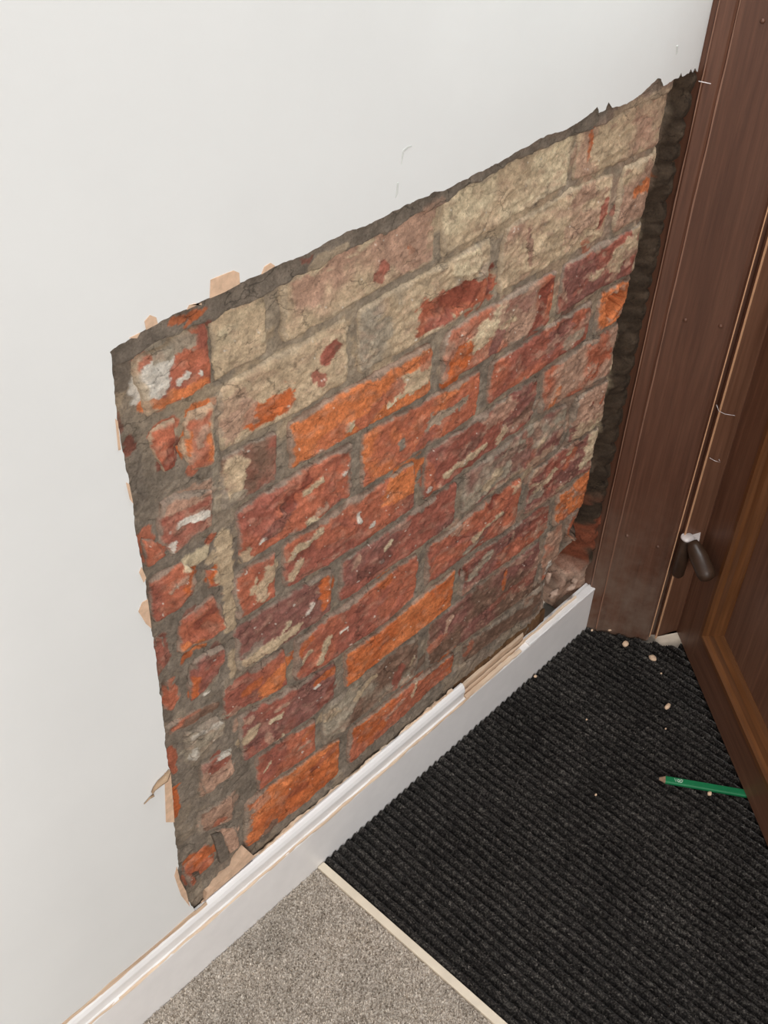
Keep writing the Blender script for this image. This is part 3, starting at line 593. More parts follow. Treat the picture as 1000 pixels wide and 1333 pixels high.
def course_brick(c, xl, xr, c1, c2, **k):
    """brick of course c between two image columns measured half way up"""
    global sd; sd += 1
    Z0 = 0.5 * (jz(c - 1, 1.0) + jz(c, 1.0))
    for _ in range(3):
        XL = x_at(xl, Z0); Z0 = 0.5 * (jz(c - 1, XL) + jz(c, XL))
    for _ in range(3):
        XR = x_at(xr, Z0); Z0 = 0.5 * (jz(c - 1, XR) + jz(c, XR))
    xs = np.linspace(XL, XR, 9)
    tw = random.uniform(-.0012, .0012); t2 = random.uniform(-.0012, .0012)
    g = k.pop('gap', JT)
    top = [(x + tw, jz(c - 1, x) - g) for x in xs]; bot = [(x - t2, jz(c, x) + g) for x in xs]
    if c == 1: top = [(x, jz(0, x) + 0.004) for x in xs]
    brick(top, [top[-1], bot[-1]], bot, [top[0], bot[0]], c1, c2, seed=sd * 3, **k)
def poly_brick(pts, kt, kr, kb, c1, c2, **k):
    """pts clockwise from the top left; kt/kr/kb = index of the top right, bottom right, bottom left corner"""
    global sd; sd += 1
    p = [W(q) for q in pts]
    brick(p[:kt + 1], p[kt:kr + 1], p[kr:kb + 1][::-1], ([p[0]] + p[kb:][::-1]) , c1, c2, seed=sd * 3, **k)

# course by course, from the top of the patch down
course_brick(1, 275, 349, 'b', 'c', proud=.0005, resid=.35, rc='c', rough=.8)
course_brick(1, 366, 567, 'b', 'k', proud=.001, resid=.30, rc='c', rough=.8)
course_brick(1, 576, 743, 'b', 'c', proud=.001, resid=.35, rc='c', rough=1.2)
course_brick(1, 750, 878, 'b', 'k', proud=.001, resid=.30, rc='b', rough=.9)
course_brick(2, 284, 455, 'b', 'k', proud=.0005, resid=.45, rc='b')
course_brick(2, 467, 637, 'h', 'b', proud=.0005, resid=.35, rc='b', rough=1.2)
course_brick(2, 652, 794, 'k', 'b', proud=.0005, resid=.50, rc='b', rough=1.1)
course_brick(2, 804, 860, 'k', 'b', proud=.002, resid=.35, rc='c')
course_brick(3, 286, 361, 'r', 'n', proud=.002, resid=.18)
course_brick(3, 376, 560, 'o', 'o', proud=.0035, rough=.8)
course_brick(3, 574, 719, 'd', 'k', proud=.003, resid=.22)
course_brick(3, 728, 842, 'p', 'r', proud=.002, resid=.40)
course_brick(4, 309, 458, 'r', 'd', proud=.003, rough=2.0, resid=.05)
course_brick(4, 470, 623, 'o', 'd', proud=.003, rough=.8, resid=.05)
course_brick(4, 636, 768, 'd', 'r', proud=.003, resid=.22, rc='k')
course_brick(4, 777, 824, 'o', 'o', proud=.003, rough=1.6)
course_brick(5, 305, 358, 'd', 'r', proud=.003, resid=.22)
course_brick(5, 368, 540, 'r', 'd', proud=.003, resid=.12, rc='k')
course_brick(5, 552, 697, 'r', 'p', proud=.002, resid=.34, rc='k', rough=1.3)
course_brick(5, 705, 806, 'd', 'k', proud=.002, resid=.35, rc='k', rough=1.3)
course_brick(6, 306, 432, 'p', 'p', proud=.003, resid=.20)
course_brick(6, 442, 593, 'r', 'p', proud=.003, resid=.08, rc='k')
course_brick(6, 603, 736, 'p', 'h', proud=.002, resid=.38, rc='h', rough=1.4)
course_brick(6, 744, 790, 'k', 'p', proud=.002, resid=.45, rc='b', rough=1.6)
course_brick(7, 290, 373, 'r', 'd', proud=.002, resid=.15, rc='k')
course_brick(7, 383, 541, 'r', 'd', proud=.004, resid=.04, rc='k')
course_brick(7, 555, 675, 'd', 'r', proud=.002, resid=.28, rc='h', rough=1.3)
course_brick(7, 686, 776, 'r', 'p', proud=.002, resid=.38, rc='b', rough=1.6)
course_brick(8, 312, 437, 'p', 'r', proud=.003, resid=.22, rc='k')
course_brick(8, 449, 590, 'o', 'O', proud=.004, rough=.9)
course_brick(8, 600, 714, 'r', 'p', proud=.002, resid=.25, rc='h', rough=1.3)
course_brick(8, 722, 770, 'o', 'd', proud=.003, rough=1.6, resid=.06, rc='k')
course_brick(9, 334, 411, 'd', 'r', proud=.002, resid=.20, rc='k')
course_brick(9, 420, 545, 'h', 'n', proud=.001, resid=.30, rc='h', rough=1.8)
course_brick(9, 556, 700, 'n', 'p', proud=.001, resid=.20, rc='h', rough=1.2)
course_brick(9, 706, 730, 'd', 'k', proud=.001, resid=.25, rc='k', rough=1.6)
poly_brick([(739, 668), (766, 655), (768, 682), (750, 704), (738, 700)], 1, 2, 4, 'o', 'd', proud=.002, rough=1.6, resid=.08, rc='k')
course_brick(10, 318, 442, 'o', 'O', proud=.003, rough=1.1, gap=.002)
course_brick(10, 452, 590, 'O', 'd', proud=.003, rough=1.0, resid=.08, rc='k')
course_brick(10, 600, 706, 'n', 'g', proud=.001, rough=1.2, resid=.15, rc='g')
# toothed-in bricks and bats on the left of the straight joint
poly_brick([(172, 466), (205, 452), (252, 422), (265, 414), (272, 446), (277, 499), (230, 524), (186, 545), (178, 510)], 3, 5, 7, 'r', 'd', proud=.0045, rough=.8)
poly_brick([(193, 562), (228, 546), (231, 610), (214, 616), (198, 592)], 1, 2, 3, 'r', 'd', proud=.003, rough=1.2)
poly_brick([(236, 556), (246, 536), (278, 522), (279, 575), (279, 602), (248, 614), (238, 585)], 2, 4, 5, 'd', 'k', proud=.003, resid=.2)
poly_brick([(206, 660), (228, 642), (276, 632), (278, 684), (262, 695), (222, 724), (205, 706)], 2, 3, 5, 'r', 'k', proud=.003, resid=.25, rc='h', rough=1.3)
poly_brick([(182, 700), (204, 706), (218, 722), (190, 742)], 1, 2, 3, 'd', 'r', proud=.002, rough=1.2)
poly_brick([(191, 756), (236, 728), (256, 742), (253, 772), (226, 797), (197, 812)], 2, 3, 5, 'r', 'd', proud=.003, rough=1.5)
poly_brick([(266, 738), (285, 740), (288, 758), (271, 767)], 1, 2, 3, 'O', 'd', proud=.002, rough=1.2)
poly_brick([(230, 811), (280, 773), (291, 800), (297, 815), (270, 836), (230, 850)], 1, 3, 5, 'd', 'r', proud=.004, rough=1.7)
poly_brick([(198, 824), (214, 830), (217, 862), (206, 887), (202, 858)], 1, 2, 3, 'r', 'n', proud=.001)
poly_brick([(250, 860), (291, 837), (296, 850), (278, 888), (246, 914), (246, 882)], 1, 3, 4, 'r', 'p', proud=.003, rough=1.5)
poly_brick([(215, 886), (232, 876), (238, 905), (226, 928), (214, 926)], 1, 2, 3, 'd', 'g', proud=.000, rough=1.4)
poly_brick([(214, 946), (268, 918), (288, 912), (284, 922), (250, 943), (219, 960)], 2, 3, 5, 'n', 'd', proud=.001, rough=.8)
poly_brick([(240, 954), (282, 932), (293, 940), (292, 953), (258, 989), (246, 984)], 2, 3, 4, 'h', 'k', proud=.002, resid=.3, rc='h', rough=1.5)
poly_brick([(258, 998), (300, 973), (306, 1002), (268, 1036), (262, 1020)], 1, 2, 3, 'k', 'p', proud=.003, resid=.3, rc='b')
poly_brick([(258, 1058), (304, 1033), (305, 1068), (280, 1078), (259, 1087)], 1, 2, 4, 'k', 'n', proud=.001, resid=.2, rc='g')
poly_brick([(276, 1082), (306, 1074), (313, 1100), (298, 1112), (288, 1086)], 1, 2, 3, 'k', 'k', proud=.001, rough=.8)
poly_brick([(236, 1130), (270, 1096), (283, 1120), (262, 1137), (246, 1160)], 1, 2, 4, 'O', 'd', proud=.000, rough=1.2)
# a stub of joint mortar standing up beside the bottom left bat
sx = [W(p) for p in [(275, 1087), (286, 1082), (297, 1114), (285, 1122)]]
stub = mesh('mortar_stub', [(x, y, z) for y in (-0.004, 0.02) for x, z in sx], [(0, 1, 2, 3), (7, 6, 5, 4), (0, 4, 5, 1), (1, 5, 6, 2), (2, 6, 7, 3), (3, 7, 4, 0)])
ca = stub.color_attributes.new('Col', 'FLOAT_COLOR', 'POINT')
ca.data.foreach_set('color', np.tile([*C['G'], 1.0], 8).astype(np.float32))
link('mortar_stub', stub, M_MORTAR, wall)

# chips where paint and skim flaked off beside the cut
def flake(name, pts, mat, y0=PLY, th=0.0006):
    w = [W(p, y0) for p in pts]; n = len(w)
    v = [(x, y0 - th, z) for x, z in w] + [(x, y0 + 0.001, z) for x, z in w]
    f = [tuple(range(n)), tuple(range(n, 2 * n))[::-1]] + [(i, (i + 1) % n, n + (i + 1) % n, n + i) for i in range(n)]
    me = mesh(name, v, f); b = bmesh.new(); b.from_mesh(me); bmesh.ops.recalc_face_normals(b, faces=b.faces); b.to_mesh(me); b.free()
    return link(name, me, mat, wall)
CHIPS = [[(273, 388), (274, 364), (281, 361), (296, 355), (304, 352), (311, 355), (312, 369), (292, 380)], [(190, 429), (188, 418), (195, 410), (203, 413), (205, 421)], [(243, 403), (246, 397), (254, 395), (262, 397), (262, 394)],
         [(340, 357), (344, 347), (352, 342), (358, 346)], [(184, 802), (180, 796), (185, 784), (192, 780), (197, 818), (190, 812)], [(214, 1006), (222, 1006), (227, 1070), (216, 1070)], [(181, 745), (184, 738), (190, 752), (187, 758)],
         [(230, 1128), (227, 1140), (231, 1152), (236, 1166), (247, 1180), (242, 1160), (234, 1145)], [(168, 440), (176, 436), (182, 433), (178, 440)], [(150, 545), (153, 548), (157, 585), (154, 586)], [(164, 628), (168, 630), (173, 655), (169, 650)]]
for c in CHIPS: flake('bare_chip', c, M_TAN)
# faint rubbed marks on the paint
for pts in ([(524, 196), (530, 191), (536, 189), (536, 191), (531, 193), (526, 198)], [(517, 238), (519, 237), (518, 252), (515, 258), (516, 248)], [(526, 198), (523, 214), (522, 213), (524, 198)], [(881, 60), (883, 59), (882, 70), (881, 70)]):
    flake('scuff_mark', pts, M_SCUFF, th=0.0003)
# curl of torn lining paper
cur = [(220, 1002, .003), (213, 1011, .007), (205, 1018, .006), (199, 1026, .004), (197, 1031, .003), (199, 1034, .003), (194, 1038, .002), (187, 1046, .001)]
wid = [.004, .006, .005, .0025, .002, .002, .001, .0004]
v = []
for (x, y, o_), w_ in zip(cur, wid):
    p = W((x, y), PLY); v += [(p[0], PLY - 0.0006, p[1] + w_ * .5), (p[0] - w_ * .2, PLY - o_, p[1] + w_ * .2), (p[0] + w_ * .1, PLY - o_ * .8, p[1] - w_ * .6)]
f = []
for i in range(len(cur) - 1):
    for k in range(2): f.append((i * 3 + k, i * 3 + k + 1, i * 3 + 4 + k, i * 3 + 3 + k))
me = mesh('torn_paper', v, f); o = link('torn_paper', me, M_PAPER, wall, smooth=True)
sol = o.modifiers.new('thickness', 'SOLIDIFY'); sol.thickness = 0.0005

# ------------------------------------------------------------------ skirting board
SK = 0.020
brk = W((605, 893), -0.014)[0]
def skf(a, b, c): return (c, a, b)
XEND = 1.343
board = [(-SK, 0.0), (-SK, 0.098), (-SK + 0.001, 0.100), (-0.004, 0.102), (-0.001, 0.102), (-0.001, 0.0)]
sk = sweep('baseboard_left', board, skf, -2.2, XEND, M_GLOSS)
tag(sk, 'white painted skirting board along the foot of the wall, its moulding partly knocked off', 'skirting board', kind='structure')
mould = [(-0.0185, 0.0995), (-0.0150, 0.1015), (-0.0146, 0.1115), (-0.0160, 0.1150), (-0.0160, 0.1200), (-0.0140, 0.1260), (-0.0112, 0.1300), (-0.0085, 0.1310), (-0.0060, 0.1300), (-0.0060, 0.0995)]
sweep('moulding', mould, skf, -2.2, brk, M_GLOSS, sk)
# bare wood line where the paint has come off the arris
def jitr(c, j): return (0.0007 * float(fbm(np.array([c]), np.array([j * .01]), 0.03, 7, 3)[0]), 0.0011 * float(fbm(np.array([c]), np.array([j * .02]), 0.022, 17, 3)[0]))
sweep('bare_arris', [(-0.0202, 0.0985), (-0.0196, 0.1004), (-0.0176, 0.1012), (-0.0176, 0.0985)], skf, 0.2, brk + 0.01, M_RAW, sk, n=260, jit=jitr)
# split top of the board beyond the break
def jit2(c, j): return (0.0016 * float(fbm(np.array([c]), np.array([j * .02]), 0.018, 27, 3)[0]), 0.0030 * float(fbm(np.array([c]), np.array([j * .02]), 0.02, 37, 4)[0]) * (j in (1, 2)))
def jit4(c, j): return (0.0010 * float(fbm(np.array([c]), np.array([j * .02]), 0.02, 27, 3)[0]), (0.0022 * float(fbm(np.array([c]), np.array([j * .02]), 0.06, 37, 5)[0])) * (j in (1, 2)))
sweep('split_wood', [(-0.0196, 0.1000), (-0.0192, 0.1034), (-0.0135, 0.1052), (-0.0120, 0.1010)], skf, brk + 0.003, brk + 0.14, M_RAW, sk, n=110, jit=jit4)
sweep('splinter', [(-0.0115, 0.1000), (-0.0110, 0.1075), (-0.0085, 0.1085), (-0.0082, 0.1000)], skf, brk + 0.002, brk + 0.30, M_RAW, sk, n=150, jit=jit4)
sweep('top_paint', [(-0.0203, 0.0985), (-0.0203, 0.1020), (-0.0190, 0.1035), (-0.0080, 0.1040), (-0.0060, 0.1000)], skf, brk + 0.16, XEND, M_GLOSS, sk, n=40,
      jit=lambda c, j: (0.0004 * float(fbm(np.array([c]), np.array([j * .02]), 0.02, 5, 2)[0]), 0.0005 * float(fbm(np.array([c]), np.array([j * .02]), 0.02, 6, 2)[0])))
# splintered ground behind the board
def jit3(c, j): return (0.0022 * float(fbm(np.array([c]), np.array([j * .03]), 0.014, 57, 3)[0]), 0.0060 * float(fbm(np.array([c]), np.array([j * .03]), 0.03, 67, 4)[0]) * (j in (1, 2, 3)))
sweep('splintered_ground', [(-0.0100, 0.095), (-0.0095, 0.1240), (-0.0065, 0.1310), (-0.0035, 0.1300), (0.002, 0.095)], skf, 0.455, brk - 0.02, M_RAW, sk, n=330, jit=jit3)
sweep('splintered_ground', [(-0.0072, 0.095), (-0.0070, 0.1150), (-0.0050, 0.1210), (-0.0030, 0.1200), (0.002, 0.095)], skf, brk - 0.03, 1.13, M_RAW, sk, n=150, jit=jit4)
sweep('splintered_ground', [(-0.0035, 0.095), (-0.0030, 0.1240), (-0.0015, 0.1290), (0.0020, 0.1280), (0.003, 0.095)], skf, brk - 0.01, 1.19, M_RAWDARK, sk, n=150, jit=jit4)
# torn edge where plaster meets the moulding further left
sweep('torn_paint_line', [(-0.0126, 0.1290), (-0.0121, 0.1325), (-0.0100, 0.1328), (-0.0090, 0.1290)], skf, -0.3, 0.46, M_RAW, sk, n=200,
      jit=lambda c, j: (0.0010 * float(fbm(np.array([c]), np.array([j * .03]), 0.03, 77, 3)[0]), 0.0016 * float(fbm(np.array([c]), np.array([j * .03]), 0.035, 87, 3)[0])))
# cream block of old filler at the bottom left corner of the patch
fp = [W(p, -0.004) for p in [(266, 1158), (300, 1128), (318, 1103), (328, 1112), (306, 1132), (264, 1168)]]
fm = mesh('filler', [(x, y, z) for y in (-0.0095, 0.004) for x, z in fp], [(0, 1, 2, 3, 4, 5), (11, 10, 9, 8, 7, 6)] + [(i, (i + 1) % 6, 6 + (i + 1) % 6, 6 + i) for i in range(6)])
link('filler', fm, M_TAN, wall)

# ------------------------------------------------------------------ floor, carpet, threshold strip, mat
v = [(-2.2, -3.0, -0.05), (2.6, -3.0, -0.05), (2.6, 0.3, -0.05), (-2.2, 0.3, -0.05), (-2.2, -3.0, -0.004), (2.6, -3.0, -0.004), (2.6, 0.3, -0.004), (-2.2, 0.3, -0.004)]
fl = link('floor', mesh('floor', v, [(3, 2, 1, 0), (4, 5, 6, 7), (0, 1, 5, 4), (1, 2, 6, 5), (2, 3, 7, 6), (3, 0, 4, 7)]), M_SLAB)
tag(fl, 'bare screed floor beneath the carpet and mat', 'floor', kind='structure')
SX0, SX1 = 0.6500, 0.6625
def box(name, x0, x1, y0, y1, z0, z1, mat, parent=None, bev=0.0):
    v = [(x, y, z) for z in (z0, z1) for y in (y0, y1) for x in (x0, x1)]
    me = mesh(name, v, [(0, 2, 3, 1), (4, 5, 7, 6), (0, 1, 5, 4), (2, 6, 7, 3), (0, 4, 6, 2), (1, 3, 7, 5)])
    o = link(name, me, mat, parent)
    if bev:
        b = o.modifiers.new('bevel', 'BEVEL'); b.width = bev; b.segments = 2
    return o
carpet = box('carpet', -2.2, SX0 - 0.0005, -3.0, -SK - 0.0005, -0.004, 0.0005, M_CARPET)
tag(carpet, 'taupe short pile carpet in front of the skirting board', 'carpet')
# pile as short leaning tufts
N = 52000
tx = RNG.uniform(0.20, SX0 - 0.001, N); ty = -SK - 0.001 - RNG.uniform(0, 0.52, N)
ang = RNG.uniform(0, 2 * np.pi, N); ln = RNG.uniform(0.0020, 0.0042, N); ht = RNG.uniform(0.0022, 0.0048, N); wd = RNG.uniform(0.0006, 0.0011, N)
base = np.stack([tx, ty, np.full(N, 0.0003)], 1)
side = np.stack([-np.sin(ang), np.cos(ang), 0 * ang], 1) * wd[:, None]
tip = base + np.stack([np.cos(ang) * ln * .6, np.sin(ang) * ln * .6, ht], 1)
tip[:, 0] = np.minimum(tip[:, 0], SX0 - 0.0003); tip[:, 1] = np.minimum(tip[:, 1], -SK - 0.0003)
v = np.stack([base - side, base + side, tip + side * .7, tip - side * .7], 1).reshape(-1, 3)
v[:, 0] = np.minimum(v[:, 0], SX0 - 0.0002); v[:, 1] = np.minimum(v[:, 1], -SK - 0.0002)
def quads(name, v):
    n = len(v); me = bpy.data.meshes.new(name)
    me.vertices.add(n); me.vertices.foreach_set('co', v.astype(np.float32).ravel())
    me.loops.add(n); me.loops.foreach_set('vertex_index', np.arange(n, dtype=np.int32))
    me.polygons.add(n // 4); me.polygons.foreach_set('loop_start', np.arange(0, n, 4, dtype=np.int32)); me.polygons.foreach_set('loop_total', np.full(n // 4, 4, np.int32))
    me.update(calc_edges=True); return me
o = link('pile', quads('pile', v), M_PILE, carpet); o['kind'] = 'stuff'

strip = box('trim_1', SX0, SX1, -1.6, -SK - 0.0005, -0.004, 0.0055, M_CREAM, bev=0.0012)
tag(strip, 'narrow cream threshold strip between the taupe carpet and the black mat', 'threshold strip', kind='structure')

# door frame geometry is needed for the edge of the mat
UF = np.array([math.cos(math.radians(-61.4)), math.sin(math.radians(-61.4))]); NF = np.array([UF[1], -UF[0]])     # NF points into the room
E0 = np.array([FX, -0.012])
UD = np.array([math.cos(math.radians(-129.8)), math.sin(math.radians(-129.8))]); ND = np.array([UD[1], -UD[0]])   # ND points into the room
PD = np.array([1.4113, -0.1422])
PITCHR = 0.0140
mx = np.arange(SX1 + 0.0006, 1.46, 0.00155); my = np.arange(-1.15, -SK - 0.0008, 0.0034)
MX, MY = np.meshgrid(mx, my)
wob = 0.0012 * fbm(MX, MY, 0.05, 601, 2)
ph = (MX + wob - SX1) / PITCHR
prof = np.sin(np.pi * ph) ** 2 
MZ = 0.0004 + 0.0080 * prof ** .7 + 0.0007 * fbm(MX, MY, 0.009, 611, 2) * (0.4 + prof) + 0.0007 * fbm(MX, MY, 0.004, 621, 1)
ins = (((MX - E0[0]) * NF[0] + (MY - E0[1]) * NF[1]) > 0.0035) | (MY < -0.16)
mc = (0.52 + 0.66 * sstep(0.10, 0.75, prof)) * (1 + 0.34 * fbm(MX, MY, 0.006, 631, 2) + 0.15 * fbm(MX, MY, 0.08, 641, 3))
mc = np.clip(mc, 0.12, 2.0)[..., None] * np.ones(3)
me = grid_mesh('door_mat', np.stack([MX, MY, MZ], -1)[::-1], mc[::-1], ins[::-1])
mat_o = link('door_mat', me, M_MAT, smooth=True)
tag(mat_o, 'black ribbed entrance matting filling the doorway corner', 'door mat')
N = 40000
tx = RNG.uniform(SX1 + 0.002, 1.42, N); ty = RNG.uniform(-0.75, -SK - 0.003, N)
keep = (((tx - E0[0]) * NF[0] + (ty - E0[1]) * NF[1]) > 0.005) | (ty < -0.17)
pr = np.abs(np.sin(np.pi * (tx + 0.0012 * fbm(tx, ty, 0.05, 601, 2) - SX1) / PITCHR)) ** 1.4
keep &= RNG.uniform(0, 1, N) < pr ** 2
tx, ty, pr = tx[keep], ty[keep], pr[keep]; n = len(tx)
ang = np.pi / 2 + np.pi * RNG.integers(0, 2, n) + RNG.normal(0, 0.55, n); ln = RNG.uniform(0.0015, 0.0045, n); ht = RNG.uniform(0.0003, 0.0022, n); wd = RNG.uniform(0.0004, 0.0010, n)
base = np.stack([tx, ty, 0.0004 + 0.0078 * pr], 1)
side = np.stack([-np.sin(ang), np.cos(ang), 0 * ang], 1) * wd[:, None]
tip = base + np.stack([np.cos(ang) * ln, np.sin(ang) * ln, ht], 1)
tip[:, 1] = np.minimum(tip[:, 1], -SK - 0.0006)
v = np.stack([base - side, base + side, tip + side * .5, tip - side * .5], 1).reshape(-1, 3)
o = link('fuzz', quads('fuzz', v), M_FUZZ, mat_o); o['kind'] = 'stuff'

# ------------------------------------------------------------------ door frame
def F(s, t): p = E0 + UF * s + NF * t; return (float(p[0]), float(p[1]))
fr_prof = [F(0, -0.002), F(0.001, 0.0015), F(0.0035, 0.003), F(0.0195, 0.0026), F(0.0225, 0.0010), F(0.0238, -0.0012), F(0.0252, 0.0002), F(0.108, 0.0), F(0.113, -0.001), F(0.1165, -0.0045), F(0.117, -0.06), (FX + 0.040, 0.075), (FX + 0.006, 0.075)]
frame = prism('trim_2', fr_prof, 0.0, 2.15, M_FRAME)
tag(frame, 'dark brown stained wooden door frame beside the exposed brickwork', 'door frame', kind='structure')
prism('lit_edge_strip', [F(0.1168, -0.004), F(0.1184, -0.0045), F(0.1184, -0.006), F(0.1168, -0.006)], 0.008, 2.1, M_LIT_EDGE, frame)  # daylit edge of the frame, put in as a pale strip
prism('gap_blocker', [F(0.1160, -0.012), F(0.1300, -0.014), F(0.1300, -0.030), F(0.1160, -0.030)], 0.006, 2.1, M_FRAME, frame)  # added behind the gap to shut out the bright outside
M_HIGHLIGHT = m_wood('varnish_highlight', (128, 92, 74), (146, 108, 88), (164, 126, 104))  # paler than the frame: highlights of the bevel edges put into the colour
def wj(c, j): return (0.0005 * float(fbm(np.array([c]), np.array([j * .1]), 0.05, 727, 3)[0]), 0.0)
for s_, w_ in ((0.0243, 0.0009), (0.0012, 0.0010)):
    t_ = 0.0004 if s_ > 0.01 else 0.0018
    sweep('arris_highlight', [(s_ - w_, t_ - 0.002), (s_ - w_, t_), (s_ + w_, t_), (s_ + w_, t_ - 0.002)], lambda a, b, c: (*F(a, b), c), 0.005, 2.1, M_HIGHLIGHT, frame, n=160, jit=wj)
# splintered back edge of the frame in the gap
for k, (dx, y_) in enumerate(((-0.004, 0.004), (-0.008, 0.016))):
    sweep('split_edge', [(0, 0), (0.004, -0.002), (0.006, 0.004), (0.002, 0.008)], lambda a, b, c, dx=dx, y_=y_: (FX + dx + a, y_ + b, c), 0.86 + .04 * k, 0.972, M_RAWDARK, frame, n=60,
          jit=lambda c, j: (0.0012 * float(fbm(np.array([c]), np.array([j * .1]), 0.04, 707, 3)[0]), 0.0012 * float(fbm(np.array([c]), np.array([j * .1]), 0.04, 717, 3)[0])))
def blob(name, p, r, mat, parent=None, sq=(1, 1, 1), seed=0, sub=1, amp=0.18):
    b = bmesh.new(); bmesh.ops.create_icosphere(b, subdivisions=sub, radius=1.0)
    rr = random.Random(seed)
    for v in b.verts:
        k = 1 + rr.uniform(-amp, amp); v.co = Vector((v.co.x * r * sq[0] * k, v.co.y * r * sq[1] * k, v.co.z * r * sq[2] * k)) + Vector(p)
    me = bpy.data.meshes.new(name); b.to_mesh(me); b.free()
    return link(name, me, mat, parent, smooth=sub > 1)
for s, z in ((0.049, 0.642), (0.0977, 0.6415), (0.040, 0.231), (0.0916, 0.221), (0.0543, 1.0486)):
    x, y = F(s, 0.0002); blob('filled_nail_head', (x, y, z), 0.0032, M_FRAME, frame, seed=int(s * 999), sub=2, amp=0.05)
x, y = F(0.0031, 0.0035); x2, y2 = F(0.012, 0.0035)
tag(tube('staple', [F(-0.003, 0.0045) + (0.972,), (x, y, 0.9712), (x2, y2, 0.9706)], 0.0006, M_METAL, None, 6), 'small bright staple stuck in the top of the brown door frame edge', 'staple')

# ------------------------------------------------------------------ door
def Dp(a, t): p = PD + UD * a + ND * t; return (float(p[0]), float(p[1]))
door = bpy.data.objects.new('door_1', None); COL.objects.link(door); door.location = (*Dp(0, 0), 0.0)
bpy.context.view_layer.update()
tag(door, 'dark brown panelled wooden door standing ajar over the black mat', 'door', kind='structure')
DW, DH, DB = 0.76, 2.0, 0.0150
s2 = E0 + UF * 0.1268
lip = [(float(s2[0]), float(s2[1])), Dp(-0.0015, 0.001), Dp(0.0, 0.0), Dp(0.076, 0.0), Dp(0.076, -0.042), Dp(-0.004, -0.042), (float(s2[0] + 0.006), float(s2[1] + 0.006))]
prism('hinge_stile', lip, DB, DH, M_DOOR, door)
prism('lit_edge_strip', [(float(s2[0]) - .001, float(s2[1]) - .0015), (float(s2[0]) + .0016, float(s2[1]) - .0022), (float(s2[0]) + .0020, float(s2[1]) - .0006), (float(s2[0]) - .0006, float(s2[1]) + .0001)], 0.012, 2.0, M_LIT_EDGE, door)  # daylit edge of the door, also a pale-coloured strip
def dsweep(name, prof, z_axis, lo, hi, mat, parent):       # prof (across, out)
    if z_axis: fr = lambda a, b, c: (*Dp(a, b), c)
    else: fr = lambda a, b, c: (*Dp(c, b), a)
    return sweep(name, prof, fr, lo, hi, mat, parent)
def dbox(name, a0, a1, z0, z1, t0, t1, mat, parent):
    return dsweep(name, [(a0, t0), (a1, t0), (a1, t1), (a0, t1)], True, z0, z1, mat, parent)
A0, A1 = 0.076, DW - 0.11; Z0, Z1 = 0.086, 0.98
dbox('bottom_rail', A0, A1, DB, Z0, -0.042, 0.0, M_DOOR_H, door)
dbox('lock_stile', A1, DW, DB, DH, -0.042, 0.0, M_DOOR, door)
dbox('middle_rail', A0, A1, Z1, 1.12, -0.042, 0.0, M_DOOR, door)
dbox('top_rail', A0, A1, 1.88, DH, -0.042, 0.0, M_DOOR, door)
BD = [(0.0, -0.030), (0.0, 0.0), (0.003, 0.0025), (0.012, 0.003), (0.017, 0.0), (0.020, -0.004), (0.030, -0.007), (0.037, -0.013), (0.042, -0.016), (0.042, -0.030)]
def bead(name, along_z, p0, sgn, lo, hi):
    prof = [(p0 + sgn * a, t) for a, t in BD]
    # mitred ends
    k = len(prof); v = []
    for e in (0, 1):
        for (a, t), (off, _) in zip(prof, BD):
            c = lo + off if e == 0 else hi - off
            v.append((*Dp(a, t), c) if along_z else (*Dp(c, t), a))
    f = [(j, (j + 1) % k, k + (j + 1) % k, k + j) for j in range(k)] + [tuple(range(k)), tuple(range(k, 2 * k))[::-1]]
    me = mesh(name, v, f); b = bmesh.new(); b.from_mesh(me); bmesh.ops.recalc_face_normals(b, faces=b.faces); b.to_mesh(me); b.free()
    return link(name, me, M_BEAD if along_z else M_BEAD_H, door)
bead('panel_bead', True, A0, 1, Z0, Z1); bead('panel_bead', True, A1, -1, Z0, Z1)
bead('panel_bead', False, Z0, 1, A0, A1); bead('panel_bead', False, Z1, -1, A0, A1)
# raised and fielded panel
a0, a1, z0, z1 = A0 + .040, A1 - .040, Z0 + .040, Z1 - .040
fa, fb, fz0, fz1 = a0 + .055, a1 - .055, z0 + .20, z1 - .10
v = [(*Dp(a, -0.018), z) for a, z in ((a0, z0), (a1, z0), (a1, z1), (a0, z1))] + [(*Dp(a, -0.017), z) for a, z in ((fa, fz0), (fb, fz0), (fb, fz1), (fa, fz1))] + \
    [(*Dp(a, -0.009), z) for a, z in ((fa + .016, fz0 + .016), (fb - .016, fz0 + .016), (fb - .016, fz1 - .016), (fa + .016, fz1 - .016))] + [(*Dp(a, -0.030), z) for a, z in ((a0, z0), (a1, z0), (a1, z1), (a0, z1))]
f = []
for r in (0, 4):
    for i in range(4): f.append((r + i, r + (i + 1) % 4, r + 4 + (i + 1) % 4, r + 4 + i))
f += [(8, 9, 10, 11), (15, 14, 13, 12)] + [(i, 12 + i, 12 + (i + 1) % 4, (i + 1) % 4) for i in range(4)]
me = mesh('door_panel', v, f); b = bmesh.new(); b.from_mesh(me); bmesh.ops.recalc_face_normals(b, faces=b.faces); b.to_mesh(me); b.free()
link('door_panel', me, M_DOOR, door)
# glazing above the middle rail
M_GLASS = m_plain('obscured_glass', (214, 224, 224), 0.25, 0.5, 0.02, 30)
M_GLASS.node_tree.nodes['Principled BSDF'].inputs['Transmission Weight'].default_value = 0.8
dbox('glass_pane', A0, A1, 1.12, 1.88, -0.024, -0.019, M_GLASS, door)

